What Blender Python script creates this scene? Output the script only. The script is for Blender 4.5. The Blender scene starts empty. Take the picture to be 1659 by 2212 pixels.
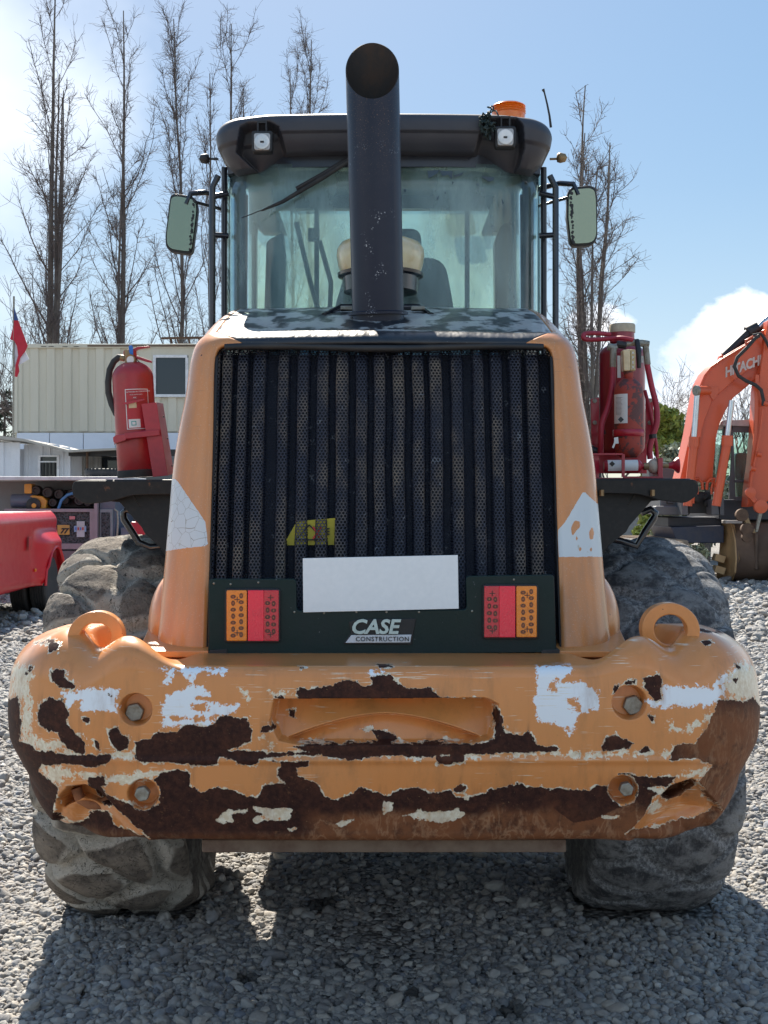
import bpy, math, random
import numpy as np
from mathutils import Vector, Matrix
R = math.radians
random.seed(7); rng = np.random.default_rng(7)
scene = bpy.context.scene
COL = scene.collection
# ------------------------------------------------------------------ camera
F, CX, HY, CH = 2700.0, 829.5, 1080.0, 1.6      # focal length in units of a 1659x2212 picture, eye height in m
cam_d = bpy.data.cameras.new('camera'); cam = bpy.data.objects.new('camera', cam_d); COL.objects.link(cam)
cam.location = (0, 0, CH); cam.rotation_euler = (R(90), 0, 0)
cam_d.sensor_fit = 'VERTICAL'; cam_d.sensor_height = 36.0; cam_d.lens = F/2212*36.0
cam_d.shift_y = -(1106-HY)/2212
cam_d.clip_start = 0.05; cam_d.clip_end = 3000
scene.camera = cam
# ------------------------------------------------------------------ sun, sky
SUN_EL, SUN_AZ = 43.0, -13.0                     # azimuth measured from +Y towards +X
sv = Vector((math.sin(R(SUN_AZ))*math.cos(R(SUN_EL)), math.cos(R(SUN_AZ))*math.cos(R(SUN_EL)), math.sin(R(SUN_EL))))
sun_d = bpy.data.lights.new('sun', 'SUN'); sun = bpy.data.objects.new('sun', sun_d); COL.objects.link(sun)
sun_d.energy = 5.0; sun_d.angle = R(0.5); sun_d.color = (1.0, 0.93, 0.82)
sun.location = sv*50; sun.rotation_euler = (-sv).to_track_quat('-Z', 'Y').to_euler()
world = bpy.data.worlds.new('World'); scene.world = world; world.use_nodes = True
def build_world():
    nt = world.node_tree; nt.nodes.clear(); L = nt.links.new
    def N(t, **k):
        n = nt.nodes.new(t)
        for a, b in k.items(): setattr(n, a, b)
        return n
    def mth(op, a, b=None, clamp=False):
        n = N('ShaderNodeMath', operation=op); n.use_clamp = clamp
        for i, v in enumerate((a, b)):
            if v is None: continue
            if isinstance(v, (int, float)): n.inputs[i].default_value = v
            else: L(v, n.inputs[i])
        return n.outputs[0]
    out = N('ShaderNodeOutputWorld'); bg = N('ShaderNodeBackground'); L(bg.outputs[0], out.inputs[0])
    sky = N('ShaderNodeTexSky', sky_type='NISHITA'); sky.sun_disc = False
    sky.sun_elevation = R(SUN_EL); sky.sun_rotation = R(SUN_AZ); sky.altitude = 500
    sky.air_density = 1.0; sky.dust_density = 0.6; sky.ozone_density = 1.6
    bg.inputs[1].default_value = 0.115
    tc = N('ShaderNodeTexCoord'); sep = N('ShaderNodeSeparateXYZ'); L(tc.outputs['Generated'], sep.inputs[0])
    x, y, z = sep.outputs
    az = mth('ARCTAN2', x, y)                       # 0 straight ahead, + to the right
    el = mth('ARCTAN2', z, mth('SQRT', mth('ADD', mth('MULTIPLY', x, x), mth('MULTIPLY', y, y))))
    comb = N('ShaderNodeCombineXYZ'); L(az, comb.inputs[0]); L(mth('MULTIPLY', el, 1.25), comb.inputs[1])
    def noise(vec, sc, det=6, rough=.55, off=0):
        m = N('ShaderNodeMapping'); m.inputs['Location'].default_value = (off, off*.7, off); L(vec, m.inputs[0])
        n = N('ShaderNodeTexNoise'); n.inputs['Scale'].default_value = sc; n.inputs['Detail'].default_value = det
        n.inputs['Roughness'].default_value = rough; L(m.outputs[0], n.inputs['Vector']); return n.outputs['Fac']
    def blob(a0, e0, ra, re):
        da = mth('DIVIDE', mth('SUBTRACT', az, a0), ra); de = mth('DIVIDE', mth('SUBTRACT', el, e0), re)
        return mth('SUBTRACT', 1.0, mth('SQRT', mth('ADD', mth('MULTIPLY', da, da), mth('MULTIPLY', de, de))))
    n1 = noise(comb.outputs[0], 14, 8, .58, 3.1); n2 = noise(comb.outputs[0], 4.0, 5, .5, 11.0)
    # cumulus bank ahead to the right, and others scattered low round the horizon
    def mx(a, b): return mth('MAXIMUM', a, b)
    b = mx(blob(.292, .118, .064, .050), mx(blob(.33, .10, .11, .062), mx(blob(.240, .062, .060, .040), blob(.172, .135, .03, .022))))
    b = mx(b, mx(blob(.62, .10, .2, .08), mx(blob(-.7, .12, .25, .08), mx(blob(2.4, .16, .5, .1), mx(blob(-2.2, .2, .5, .12), blob(1.4, .13, .3, .09))))))
    cu = mth('ADD', mth('MULTIPLY', b, 0.9), mth('MULTIPLY', mth('SUBTRACT', n1, .5), 1.5))
    # bright cloud added behind the camera, out of view, to fill the shaded rear
    hz = N('ShaderNodeTexNoise'); hz.inputs['Scale'].default_value = 2.6; hz.inputs['Detail'].default_value = 7; L(tc.outputs['Generated'], hz.inputs['Vector'])
    beh = mth('MULTIPLY', mth('SUBTRACT', hz.outputs['Fac'], mth('ADD', .47, mth('MULTIPLY', mth('MULTIPLY', mth('ADD', y, .25), 3.0, True), .6))), 6.0, True)
    mask = mth('MAXIMUM', mth('MULTIPLY', mth('SUBTRACT', cu, .03), 9.0, True), mth('MULTIPLY', beh, .85))
    # thin veil at the upper left
    v = mth('ADD', mth('MULTIPLY', blob(-.40, .31, .20, .26), 1.6), mth('MULTIPLY', mth('SUBTRACT', n2, .5), 2.2))
    veil = mth('MULTIPLY', mth('SUBTRACT', v, 0.05), 0.9, True)
    lowv = mth('MULTIPLY', mth('SUBTRACT', .24, el), 1.1, True)
    # colours
    gm = N('ShaderNodeGamma'); L(sky.outputs[0], gm.inputs[0]); gm.inputs[1].default_value = 0.38
    hsv = N('ShaderNodeHueSaturation'); L(gm.outputs[0], hsv.inputs['Color']); hsv.inputs['Saturation'].default_value = 2.2; hsv.inputs['Value'].default_value = 1.5
    shade = mth('MULTIPLY', mth('ADD', mth('SUBTRACT', noise(comb.outputs[0], 9, 6, .6, 7.7), .45), mth('MULTIPLY', cu, .8)), 1.4, True)
    cc = N('ShaderNodeMix', data_type='RGBA'); L(shade, cc.inputs[0]); cc.inputs[6].default_value = (3.2, 3.8, 4.6, 1); cc.inputs[7].default_value = (4.9, 4.9, 4.9, 1)
    m0 = N('ShaderNodeMix', data_type='RGBA'); L(lowv, m0.inputs[0]); L(hsv.outputs[0], m0.inputs[6]); m0.inputs[7].default_value = (2.6, 3.3, 3.9, 1)
    m1 = N('ShaderNodeMix', data_type='RGBA'); L(veil, m1.inputs[0]); L(m0.outputs[2], m1.inputs[6]); m1.inputs[7].default_value = (5.0, 5.2, 5.4, 1)
    m2 = N('ShaderNodeMix', data_type='RGBA'); L(mask, m2.inputs[0]); L(m1.outputs[2], m2.inputs[6]); L(cc.outputs[2], m2.inputs[7])
    L(m2.outputs[2], bg.inputs[0])
build_world()
vs = scene.view_settings; vs.view_transform = 'Standard'; vs.look = 'None'; vs.gamma = 1; vs.exposure = 1.25
try: vs.use_curve_mapping = False
except Exception: pass
scene.cycles.max_bounces = 8; scene.cycles.transparent_max_bounces = 24
# ------------------------------------------------------------------ helpers
def P(px, py, D): return Vector(((px-CX)/F*D, D, CH-(py-HY)/F*D))
def conv(sx, sy, ox, oy):
    return lambda pts: [(ox+a*sx, oy+b*sy) for a, b in pts]
c1L = conv(.5, .5, 0, 1279); c1R = conv(.5, .5, 829.5, 1279)
c2 = conv(.2604, .2604, 0, 622); c3 = conv(.2604, .2604, 0, 976.4); c4 = conv(.2812, .2812, 1210, 674); cT = conv(.336, .336, 0, 0)
c5 = conv(.302, .302, 328.3, 69.1)
def W(pts, D): return [P(a, b, D) for a, b in pts]
ORG = {}
def tag(o, label=None, cat=None, group=None, kind=None):
    if label: o['label'] = label
    if cat: o['category'] = cat
    if group: o['group'] = group
    if kind: o['kind'] = kind
    return o
def thing(name, loc, label, cat, group=None):
    o = bpy.data.objects.new(name, None); COL.objects.link(o); o.location = loc; o.empty_display_size = .2
    ORG[o] = Vector(loc); return tag(o, label, cat, group)
class M:
    def __init__(s): s.v = []; s.f = []
    def add(s, vs, fs):
        n = len(s.v); s.v += [tuple(a) for a in vs]; s.f += [tuple(i+n for i in f) for f in fs]; return s
    def box(s, x0, x1, y0, y1, z0, z1):
        return s.add([(x0,y0,z0),(x1,y0,z0),(x1,y1,z0),(x0,y1,z0),(x0,y0,z1),(x1,y0,z1),(x1,y1,z1),(x0,y1,z1)],
                     [(0,3,2,1),(4,5,6,7),(0,1,5,4),(1,2,6,5),(2,3,7,6),(3,0,4,7)])
    def obox(s, c, half, mat):
        c = Vector(c); vs = []
        for z in (-1,1):
            for x, y in ((-1,-1),(1,-1),(1,1),(-1,1)): vs.append(c+mat@Vector((x*half[0], y*half[1], z*half[2])))
        return s.add(vs, [(0,3,2,1),(4,5,6,7),(0,1,5,4),(1,2,6,5),(2,3,7,6),(3,0,4,7)])
    def bar(s, a, b, w, h=None, up=(0,0,1)):
        a, b = Vector(a), Vector(b); d = (b-a); L = d.length; d.normalize(); up = Vector(up)
        if abs(d.dot(up)) > .95: up = Vector((0,1,0))
        x = d.cross(up).normalized(); z = x.cross(d)
        return s.obox((a+b)/2, (w/2, L/2, (h or w)/2), Matrix((x, d, z)).transposed())
    def tube(s, pts, r, n=10, caps=True, closed=False):
        pts = [Vector(p) for p in pts]; m = len(pts); rs = r if isinstance(r, (list, tuple)) else [r]*m
        prev = None; vs = []
        for i, p in enumerate(pts):
            if closed: t = pts[(i+1) % m]-pts[i-1]
            else: t = pts[min(i+1, m-1)]-pts[max(i-1, 0)]
            if t.length < 1e-9: t = Vector((0,0,1))
            t.normalize()
            if prev is None:
                a = Vector((0,0,1)) if abs(t.z) < .9 else Vector((0,1,0)); u = t.cross(a).normalized()
            else:
                u = prev-t*prev.dot(t)
                u = u.normalized() if u.length > 1e-6 else t.orthogonal().normalized()
            prev = u; w = t.cross(u)
            for k in range(n):
                a = 2*math.pi*k/n; vs.append(p+(u*math.cos(a)+w*math.sin(a))*rs[i])
        fs = []
        for i in range(m if closed else m-1):
            j = (i+1) % m
            for k in range(n): fs.append((i*n+k, i*n+(k+1) % n, j*n+(k+1) % n, j*n+k))
        if caps and not closed: fs += [tuple(range(n))[::-1], tuple((m-1)*n+k for k in range(n))]
        return s.add(vs, fs)
    def lathe(s, prof, o, axis=(0,0,1), n=32):
        o = Vector(o); ax = Vector(axis).normalized(); u = ax.orthogonal().normalized(); w = ax.cross(u); vs = []; m = len(prof)
        for r, h in prof:
            for k in range(n):
                a = 2*math.pi*k/n; vs.append(o+ax*h+(u*math.cos(a)+w*math.sin(a))*max(r, 1e-4))
        fs = [(i*n+k, i*n+(k+1) % n, (i+1)*n+(k+1) % n, (i+1)*n+k) for i in range(m-1) for k in range(n)]
        if prof[0][0] > 1e-3: fs.append(tuple(range(n))[::-1])
        if prof[-1][0] > 1e-3: fs.append(tuple((m-1)*n+k for k in range(n)))
        return s.add(vs, fs)
    def prism(s, pts, ext):
        pts = [Vector(p) for p in pts]; ext = Vector(ext); n = len(pts)
        nr = Vector((0,0,0))
        for i in range(n): nr += pts[i].cross(pts[(i+1) % n])
        if nr.dot(ext) > 0: pts = pts[::-1]
        return s.add(pts+[p+ext for p in pts], [tuple(range(n)), tuple(range(2*n-1, n-1, -1))]+[(i, i+n, (i+1) % n+n, (i+1) % n) for i in range(n)])
    def slab(s, px, D, t): return s.prism(W(px, D), (0, t, 0))
    def sphere(s, c, r, n=16, m=10, sc=(1,1,1)):
        vs = []; c = Vector(c)
        for i in range(m+1):
            a = math.pi*i/m
            for k in range(n):
                b = 2*math.pi*k/n; vs.append(c+Vector((sc[0]*r*math.sin(a)*math.cos(b), sc[1]*r*math.sin(a)*math.sin(b), sc[2]*r*math.cos(a))))
        return s.add(vs, [(i*n+k, (i+1)*n+k, (i+1)*n+(k+1) % n, i*n+(k+1) % n) for i in range(m) for k in range(n)])
    def build(s, name, mat, parent=None, smooth=35, bevel=0, loc=None, seg=2):
        me = bpy.data.meshes.new(name)
        o = Vector(loc) if loc is not None else (ORG[parent] if parent else Vector((0,0,0)))
        me.from_pydata([(a[0]-o.x, a[1]-o.y, a[2]-o.z) for a in s.v], [], s.f)
        if smooth:
            me.shade_smooth()
            if smooth < 180: me.set_sharp_from_angle(angle=R(smooth))
        me.materials.append(mat); me.validate()
        return link(name, me, parent, o, bevel, seg, loc)
def link(name, me, parent, o, bevel=0, seg=2, loc=None):
    ob = bpy.data.objects.new(name, me); COL.objects.link(ob)
    if parent: ob.parent = parent; ob.location = o-ORG[parent]
    else: ob.location = o
    ORG[ob] = Vector(o)
    if bevel:
        b = ob.modifiers.new('bevel', 'BEVEL'); b.width = bevel; b.segments = seg; b.limit_method = 'ANGLE'; b.angle_limit = R(35); b.harden_normals = True
    return ob
def npmesh(name, V, Fq, mat, parent=None, attrs=None, smooth=True, sharp=None):
    """numpy vertices (n,3) in world space and faces (m,4) or (m,3)"""
    o = ORG[parent] if parent else Vector((0,0,0))
    me = bpy.data.meshes.new(name); V = np.asarray(V, np.float64)-np.array(o)[None]; Fq = np.asarray(Fq, np.int32); k = Fq.shape[1]
    me.vertices.add(len(V)); me.vertices.foreach_set('co', V.astype(np.float32).ravel())
    me.loops.add(Fq.size); me.loops.foreach_set('vertex_index', Fq.ravel())
    me.polygons.add(len(Fq)); me.polygons.foreach_set('loop_start', np.arange(0, Fq.size, k, dtype=np.int32))
    try: me.polygons.foreach_set('loop_total', np.full(len(Fq), k, np.int32))
    except Exception: pass
    me.update(calc_edges=True)
    for an, av in (attrs or {}).items():
        a = me.attributes.new(an, 'FLOAT', 'POINT'); a.data.foreach_set('value', np.asarray(av, np.float32).ravel())
    if smooth: me.shade_smooth()
    if sharp: me.set_sharp_from_angle(angle=R(sharp))
    me.materials.append(mat)
    return link(name, me, parent, o)
def gridf(nu, nv, wrap=False):
    i = np.arange(nu if wrap else nu-1)[:, None]; j = np.arange(nv-1)[None]
    a = i*nv+j; b = ((i+1) % nu)*nv+j
    return np.stack([a, b, b+1, a+1], -1).reshape(-1, 4)
def text(body, name, mat, parent, origin, size, xdir=(1,0,0), up=(0,0,1), depth=.002, shear=0, offset=0, align='LEFT', spacing=1, xs=1.0):
    cu = bpy.data.curves.new(name, 'FONT'); cu.body = body; cu.size = size; cu.extrude = depth; cu.shear = shear; cu.offset = offset
    cu.align_x = align; cu.space_character = spacing; cu.resolution_u = 3
    ob = bpy.data.objects.new(name, cu); COL.objects.link(ob)
    bpy.context.view_layer.update(); dg = bpy.context.evaluated_depsgraph_get()
    me = bpy.data.meshes.new_from_object(ob.evaluated_get(dg)); bpy.data.objects.remove(ob)
    X = Vector(xdir).normalized(); Z = Vector(up).normalized(); Y = X.cross(Z) if True else None
    mt = Matrix((X*xs, Z, -(Z.cross(X)))).transposed().to_4x4()
    mt = Matrix.Translation(Vector(origin)-(ORG[parent] if parent else Vector((0,0,0))))@mt
    me.transform(mt); me.materials.clear(); me.materials.append(mat)
    return link(name, me, parent, ORG[parent] if parent else Vector((0,0,0)))
def sm(a, b, x):
    t = np.clip((np.asarray(x, float)-a)/(b-a), 0, 1); return t*t*(3-2*t)
def sdf(X, Y, poly, margin=25.0):
    """signed distance (positive inside) of points to a polygon"""
    p = np.array(poly, float); out = np.full(X.shape, -margin)
    sel = (X > p[:,0].min()-margin) & (X < p[:,0].max()+margin) & (Y > p[:,1].min()-margin) & (Y < p[:,1].max()+margin)
    x = X[sel]; y = Y[sel]
    if not len(x): return out
    d = np.full(x.shape, 1e9); ins = np.zeros(x.shape, bool); n = len(p)
    for i in range(n):
        ax, ay = p[i]; bx, by = p[(i+1) % n]; ex, ey = bx-ax, by-ay
        t = np.clip(((x-ax)*ex+(y-ay)*ey)/(ex*ex+ey*ey+1e-9), 0, 1)
        d = np.minimum(d, np.hypot(x-ax-t*ex, y-ay-t*ey))
        c = ((ay > y) != (by > y)) & (x < (bx-ax)*(y-ay)/((by-ay) if by != ay else 1e-9)+ax); ins ^= c
    out[sel] = np.maximum(np.where(ins, d, -d), -margin); return out
def vnoise(x, y, z=0.0, seed=0, oct=4):
    """cheap value noise, -1..1"""
    r = np.random.default_rng(seed); T = r.random(4096)
    x = np.asarray(x, float); y = np.asarray(y, float)+0*x; z = np.asarray(z, float)+0*x; tot = 0; amp = 1; s = 0
    def h(i, j, k): return T[((i*73+j*179+k*283) ^ (i*7+j*13)) & 4095]
    for _ in range(oct):
        i, j, k = np.floor(x).astype(int), np.floor(y).astype(int), np.floor(z).astype(int); fx, fy, fz = x-i, y-j, z-k
        fx, fy, fz = [f*f*(3-2*f) for f in (fx, fy, fz)]
        def l(a, b, t): return a+(b-a)*t
        v = l(l(l(h(i,j,k), h(i+1,j,k), fx), l(h(i,j+1,k), h(i+1,j+1,k), fx), fy), l(l(h(i,j,k+1), h(i+1,j,k+1), fx), l(h(i,j+1,k+1), h(i+1,j+1,k+1), fx), fy), fz)
        tot = tot+amp*(v*2-1); s += amp; amp *= .5; x, y, z = x*2.03, y*2.03, z*2.03
    return tot/s
# ------------------------------------------------------------------ materials
class NT:
    def __init__(s, name):
        s.m = bpy.data.materials.new(name); s.m.use_nodes = True; s.t = s.m.node_tree; s.t.nodes.clear()
        s.out = s.N('ShaderNodeOutputMaterial'); s.b = s.N('ShaderNodeBsdfPrincipled'); s.L(s.b.outputs[0], s.out.inputs[0])
        s.co = None
    def N(s, t, **k):
        n = s.t.nodes.new(t)
        for a, b in k.items(): setattr(n, a, b)
        return n
    def L(s, a, b): s.t.links.new(a, b)
    def geoz(s):
        g = s.N('ShaderNodeNewGeometry'); p = s.N('ShaderNodeSeparateXYZ'); s.L(g.outputs['True Normal'], p.inputs[0]); return p.outputs[2]
    def coordx(s): return s.coord()
    def coord(s):
        if not s.co: s.co = s.N('ShaderNodeTexCoord').outputs['Object']
        return s.co
    def mapping(s, sc=(1,1,1), loc=(0,0,0), rot=(0,0,0)):
        m = s.N('ShaderNodeMapping'); s.L(s.coord(), m.inputs[0]); m.inputs['Scale'].default_value = sc; m.inputs['Location'].default_value = loc; m.inputs['Rotation'].default_value = rot
        return m.outputs[0]
    def noise(s, sc, det=4, rough=.55, vec=None, dist=0):
        n = s.N('ShaderNodeTexNoise'); n.inputs['Scale'].default_value = sc; n.inputs['Detail'].default_value = det
        n.inputs['Roughness'].default_value = rough; n.inputs['Distortion'].default_value = dist; s.L(vec or s.coord(), n.inputs['Vector']); return n.outputs['Fac']
    def voro(s, sc, feat='F1', vec=None, out='Distance'):
        n = s.N('ShaderNodeTexVoronoi', feature=feat); n.inputs['Scale'].default_value = sc; s.L(vec or s.coord(), n.inputs['Vector']); return n.outputs[out]
    def mth(s, op, a, b=None, clamp=False):
        n = s.N('ShaderNodeMath', operation=op); n.use_clamp = clamp
        for i, v in enumerate((a, b)):
            if v is None: continue
            if isinstance(v, (int, float)): n.inputs[i].default_value = v
            else: s.L(v, n.inputs[i])
        return n.outputs[0]
    def ramp(s, x, a, b):   # smooth 0..1 between a and b
        n = s.N('ShaderNodeMapRange', interpolation_type='SMOOTHSTEP'); s.L(x, n.inputs[0]); n.inputs[1].default_value = a; n.inputs[2].default_value = b; return n.outputs[0]
    def mix(s, f, a, b):
        n = s.N('ShaderNodeMix', data_type='RGBA')
        if isinstance(f, (int, float)): n.inputs[0].default_value = f
        else: s.L(f, n.inputs[0])
        for i, v in ((6, a), (7, b)):
            if isinstance(v, tuple): n.inputs[i].default_value = (*v, 1) if len(v) == 3 else v
            else: s.L(v, n.inputs[i])
        return n.outputs[2]
    def fmix(s, f, a, b):
        n = s.N('ShaderNodeMix', data_type='FLOAT'); s.L(f, n.inputs[0])
        for i, v in ((2, a), (3, b)):
            if isinstance(v, (int, float)): n.inputs[i].default_value = v
            else: s.L(v, n.inputs[i])
        return n.outputs[0]
    def attr(s, n): 
        a = s.N('ShaderNodeAttribute'); a.attribute_name = n; return a.outputs['Fac']
    def set(s, **k):
        for a, v in k.items():
            i = s.b.inputs[{'color':'Base Color','rough':'Roughness','metal':'Metallic','coat':'Coat Weight','coatr':'Coat Roughness','alpha':'Alpha','trans':'Transmission Weight','ior':'IOR','spec':'Specular IOR Level','sub':'Subsurface Weight'}[a]]
            if isinstance(v, (int, float)): i.default_value = v
            elif isinstance(v, tuple): i.default_value = (*v, 1)
            else: s.L(v, i)
        return s
    def bump(s, h, st=.3, dist=.01):
        n = s.N('ShaderNodeBump'); n.inputs['Strength'].default_value = st; n.inputs['Distance'].default_value = dist; s.L(h, n.inputs['Height']); s.L(n.outputs[0], s.b.inputs['Normal']); return s
def pm(name, col, rough=.5, metal=0, dirt=(.12,.1,.08), amt=.35, sc=6, bump=.15, bsc=60, coat=0, streak=False, spots=0, spotcol=(.05,.03,.02), spotsc=60, bd=.003, spec=.5):
    t = NT(name); vec = t.mapping((sc, sc, sc*(.15 if streak else 1)))
    n1 = t.noise(1, 6, .62, vec); n2 = t.noise(bsc, 5, .6)
    f = t.mth('MULTIPLY', t.ramp(n1, .38, .75), amt)
    c = t.mix(f, col, dirt)
    c = t.mix(t.mth('MULTIPLY', t.ramp(n2, .3, .8), .25), c, tuple(min(1, k*1.35+.01) for k in col))
    if spots:
        c = t.mix(t.ramp(t.noise(spotsc, 3, .7), .72-spots*.3, .75-spots*.3), c, spotcol)
    t.set(color=c, rough=t.fmix(n1, max(.03, rough-.12), min(1, rough+.15)), metal=metal, coat=coat, coatr=.15, spec=spec)
    if bump: t.bump(n2, bump, bd)
    return t.m
ORANGE = (.67, .255, .072)
m_orange = pm('faded orange paint', ORANGE, .33, amt=.18, dirt=(.40,.19,.08), sc=5, bump=.05, coat=.35, spots=.02)
m_orange_in = pm('orange inner paint', (.62,.22,.04), .3, amt=.25, dirt=(.3,.16,.07), coat=.4)
m_black = pm('glossy black paint', (.010,.012,.02), .2, amt=.35, dirt=(.05,.048,.045), sc=9, bump=.05, coat=.5, spots=.03, spotcol=(.3,.3,.3), spotsc=220)
def exhmat():
    t = NT('dark exhaust paint'); n1 = t.noise(7, 6, .65); n2 = t.noise(160, 5, .6); fine = t.noise(230, 3, .6)
    sep = t.N('ShaderNodeSeparateXYZ'); t.L(t.coord(), sep.inputs[0]); z = sep.outputs[2]
    c = t.mix(t.mth('MULTIPLY', t.ramp(n1, .35, .75), .5), (.008,.012,.030), (.026,.029,.044))
    c = t.mix(t.mth('MULTIPLY', t.ramp(fine, .62, .68), t.ramp(t.mth('ADD', z, t.mth('MULTIPLY', n1, .5)), 2.75, 3.3)), c, (.20,.11,.07))
    c = t.mix(t.mth('MULTIPLY', t.ramp(t.noise(170, 3, .6), .60, .63), t.mth('MULTIPLY', t.ramp(t.noise(11, 3, .7), .58, .66), t.ramp(z, 2.85, 2.7))), c, (.55,.55,.58))
    t.set(color=c, rough=t.fmix(n1, .30, .55), spec=.35, coat=.1); t.bump(n2, .12, .002); return t.m
m_exh = exhmat()
m_soot = pm('soot', (.022,.017,.014), .8, amt=.6, dirt=(.075,.04,.022), sc=14, bump=.4, bsc=90)
m_blackmat = pm('matt black steel', (.011,.011,.013), .5, amt=.5, dirt=(.06,.05,.045), sc=8, bump=.2)
def fendmat():
    t = NT('black fender'); n1 = t.noise(5, 6, .65); n2 = t.noise(60, 5, .65)
    c = t.mix(t.mth('MULTIPLY', t.ramp(n2, .4, .8), .5), (.007,.007,.008), (.028,.025,.023)); c = t.mix(t.ramp(t.mth('ADD', n1, t.mth('MULTIPLY', n2, .35)), .78, .86), c, (.13,.055,.025))
    t.set(color=c, rough=t.fmix(n1, .3, .6), spec=.35); t.bump(n2, .15, .002); return t.m
m_fender = fendmat()
m_plastic = pm('grey cab plastic', (.036,.036,.046), .46, amt=.4, dirt=(.075,.07,.072), sc=4, bump=.12, bsc=220)
m_frame = pm('dark cab frame', (.012,.015,.026), .3, amt=.3, dirt=(.07,.07,.07), coat=.3, bump=.04)
m_green = pm('dark green painted plate', (.004,.019,.019), .3, amt=.6, dirt=(.020,.024,.030), sc=6, bump=.14, bsc=120, coat=.0, spec=.25, spots=.05, spotcol=(.13,.14,.15), spotsc=55)
m_white = pm('white sheet', (.80,.83,.85), .55, amt=.15, dirt=(.55,.54,.52), bump=.0)
m_badge = pm('badge metal', (.52,.62,.58), .35, amt=.4, dirt=(.3,.33,.3), sc=40, bump=.1)
m_badgew = pm('badge white', (.62,.64,.68), .4, amt=.3, dirt=(.35,.34,.32), sc=30)
m_dark = pm('near black', (.008,.009,.012), .45, amt=.2, bump=.05)
m_rubber = pm('black rubber', (.02,.02,.021), .7, amt=.5, dirt=(.09,.08,.07), sc=12, bump=.2)
m_steel = pm('bolt steel', (.30,.29,.25), .5, .55, dirt=(.14,.1,.06), amt=.8, sc=40, bump=.4, bsc=200)
m_chrome = pm('chrome rod', (.55,.56,.58), .15, .9, amt=.2)
m_red = pm('extinguisher red', (.36,.018,.022), .42, dirt=(.17,.05,.05), amt=.4, sc=14, bump=.08, coat=.2, spots=.03, spotcol=(.05,.02,.02), spotsc=140)
m_redb = pm('bracket red', (.40,.012,.03), .36, dirt=(.2,.02,.04), amt=.4, sc=10, bump=.08, coat=.3)
m_label = pm('label white', (.66,.69,.69), .5, amt=.2, dirt=(.4,.4,.36), bump=0)
m_labelred = pm('label red', (.42,.02,.03), .45, bump=0)
m_teal = pm('label teal', (.02,.33,.33), .5, bump=0)
m_blue = pm('tag blue', (.02,.16,.55), .4, bump=0)
m_brass = pm('brass', (.30,.2,.1), .45, .5, amt=.5, sc=60)
m_cream = pm('cream plastic', (.62,.50,.30), .28, amt=.4, dirt=(.35,.2,.07), sc=20, coat=.3, bump=.02)
m_ink = pm('ink', (.01,.01,.012), .6, bump=0, amt=0)
def glassmat(name, tint, dust, dustcol, refl=1.45, drt=.35, tr=.9):
    t = NT(name); t.t.nodes.remove(t.b)
    tr_ = t.N('ShaderNodeBsdfTransparent'); tr_.inputs[0].default_value = (*tint, 1)
    gl = t.N('ShaderNodeBsdfGlossy'); gl.inputs['Roughness'].default_value = .04; gl.inputs[0].default_value = (.9,.95,1,1)
    df = t.N('ShaderNodeBsdfDiffuse'); df.inputs[0].default_value = (*dustcol, 1)
    tl = t.N('ShaderNodeBsdfTranslucent'); tl.inputs[0].default_value = (*dustcol, 1)
    m0 = t.N('ShaderNodeMixShader'); m0.inputs[0].default_value = .5; t.L(df.outputs[0], m0.inputs[1]); t.L(tl.outputs[0], m0.inputs[2])
    n = t.noise(3.0, 6, .65, t.mapping((1,1,.35))); f = t.mth('MULTIPLY', t.ramp(n, .25, .85), dust*2, True)
    m1 = t.N('ShaderNodeMixShader'); t.L(f, m1.inputs[0]); t.L(tr_.outputs[0], m1.inputs[1]); t.L(m0.outputs[0], m1.inputs[2])
    lw = t.N('ShaderNodeFresnel'); lw.inputs[0].default_value = refl
    m2 = t.N('ShaderNodeMixShader'); t.L(lw.outputs[0], m2.inputs[0]); t.L(m1.outputs[0], m2.inputs[1]); t.L(gl.outputs[0], m2.inputs[2])
    t.L(m2.outputs[0], t.out.inputs[0]); return t.m
m_glass = glassmat('rear window glass', (.82,.95,.92), .34, (.56,.74,.75), 1.5)
m_glassf = glassmat('front window glass', (.92,.98,.93), .34, (.85,.92,.80), 1.45)
m_glassx = glassmat('old tinted glass', (.75,.92,.85), .12, (.5,.6,.55), 1.5)
# ------------------------------------------------------------------ ground
def ground():
    t = NT('ground gravel'); v = t.mapping((1,1,1))
    d = t.voro(38, vec=v); n = t.noise(.6, 5, .6); n2 = t.noise(9, 5, .6)
    cr = t.voro(38, vec=v, out='Color'); sepc = t.N('ShaderNodeSeparateColor'); t.L(cr, sepc.inputs[0])
    c = t.mix(sepc.outputs[0], (.24,.22,.20), (.48,.45,.41)); c = t.mix(t.ramp(d, .25, .75), c, (.07,.062,.055)); c = t.mix(t.mth('MULTIPLY', t.ramp(n, .5, .7), .4), c, (.3,.26,.21))
    t.set(color=c, rough=.9); t.bump(t.mth('ADD', t.mth('MULTIPLY', d, -1), n2), .8, .02)
    xs = np.concatenate([[-900,-300,-100], np.linspace(-50, 50, 60), [100,300,900]]); ys = np.concatenate([[-900,-200,-40], np.linspace(-10, 80, 90), [120,300,900]])
    X, Y = np.meshgrid(xs, ys, indexing='ij'); Z = vnoise(X*.35, Y*.35, seed=3, oct=3)*.03*(np.abs(X) < 60)-.012-.02*sm(25, 40, Y)
    o = npmesh('ground', np.stack([X, Y, Z], -1).reshape(-1, 3), gridf(len(xs), len(ys)), t.m); tag(o, kind='structure')
ground()
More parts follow.
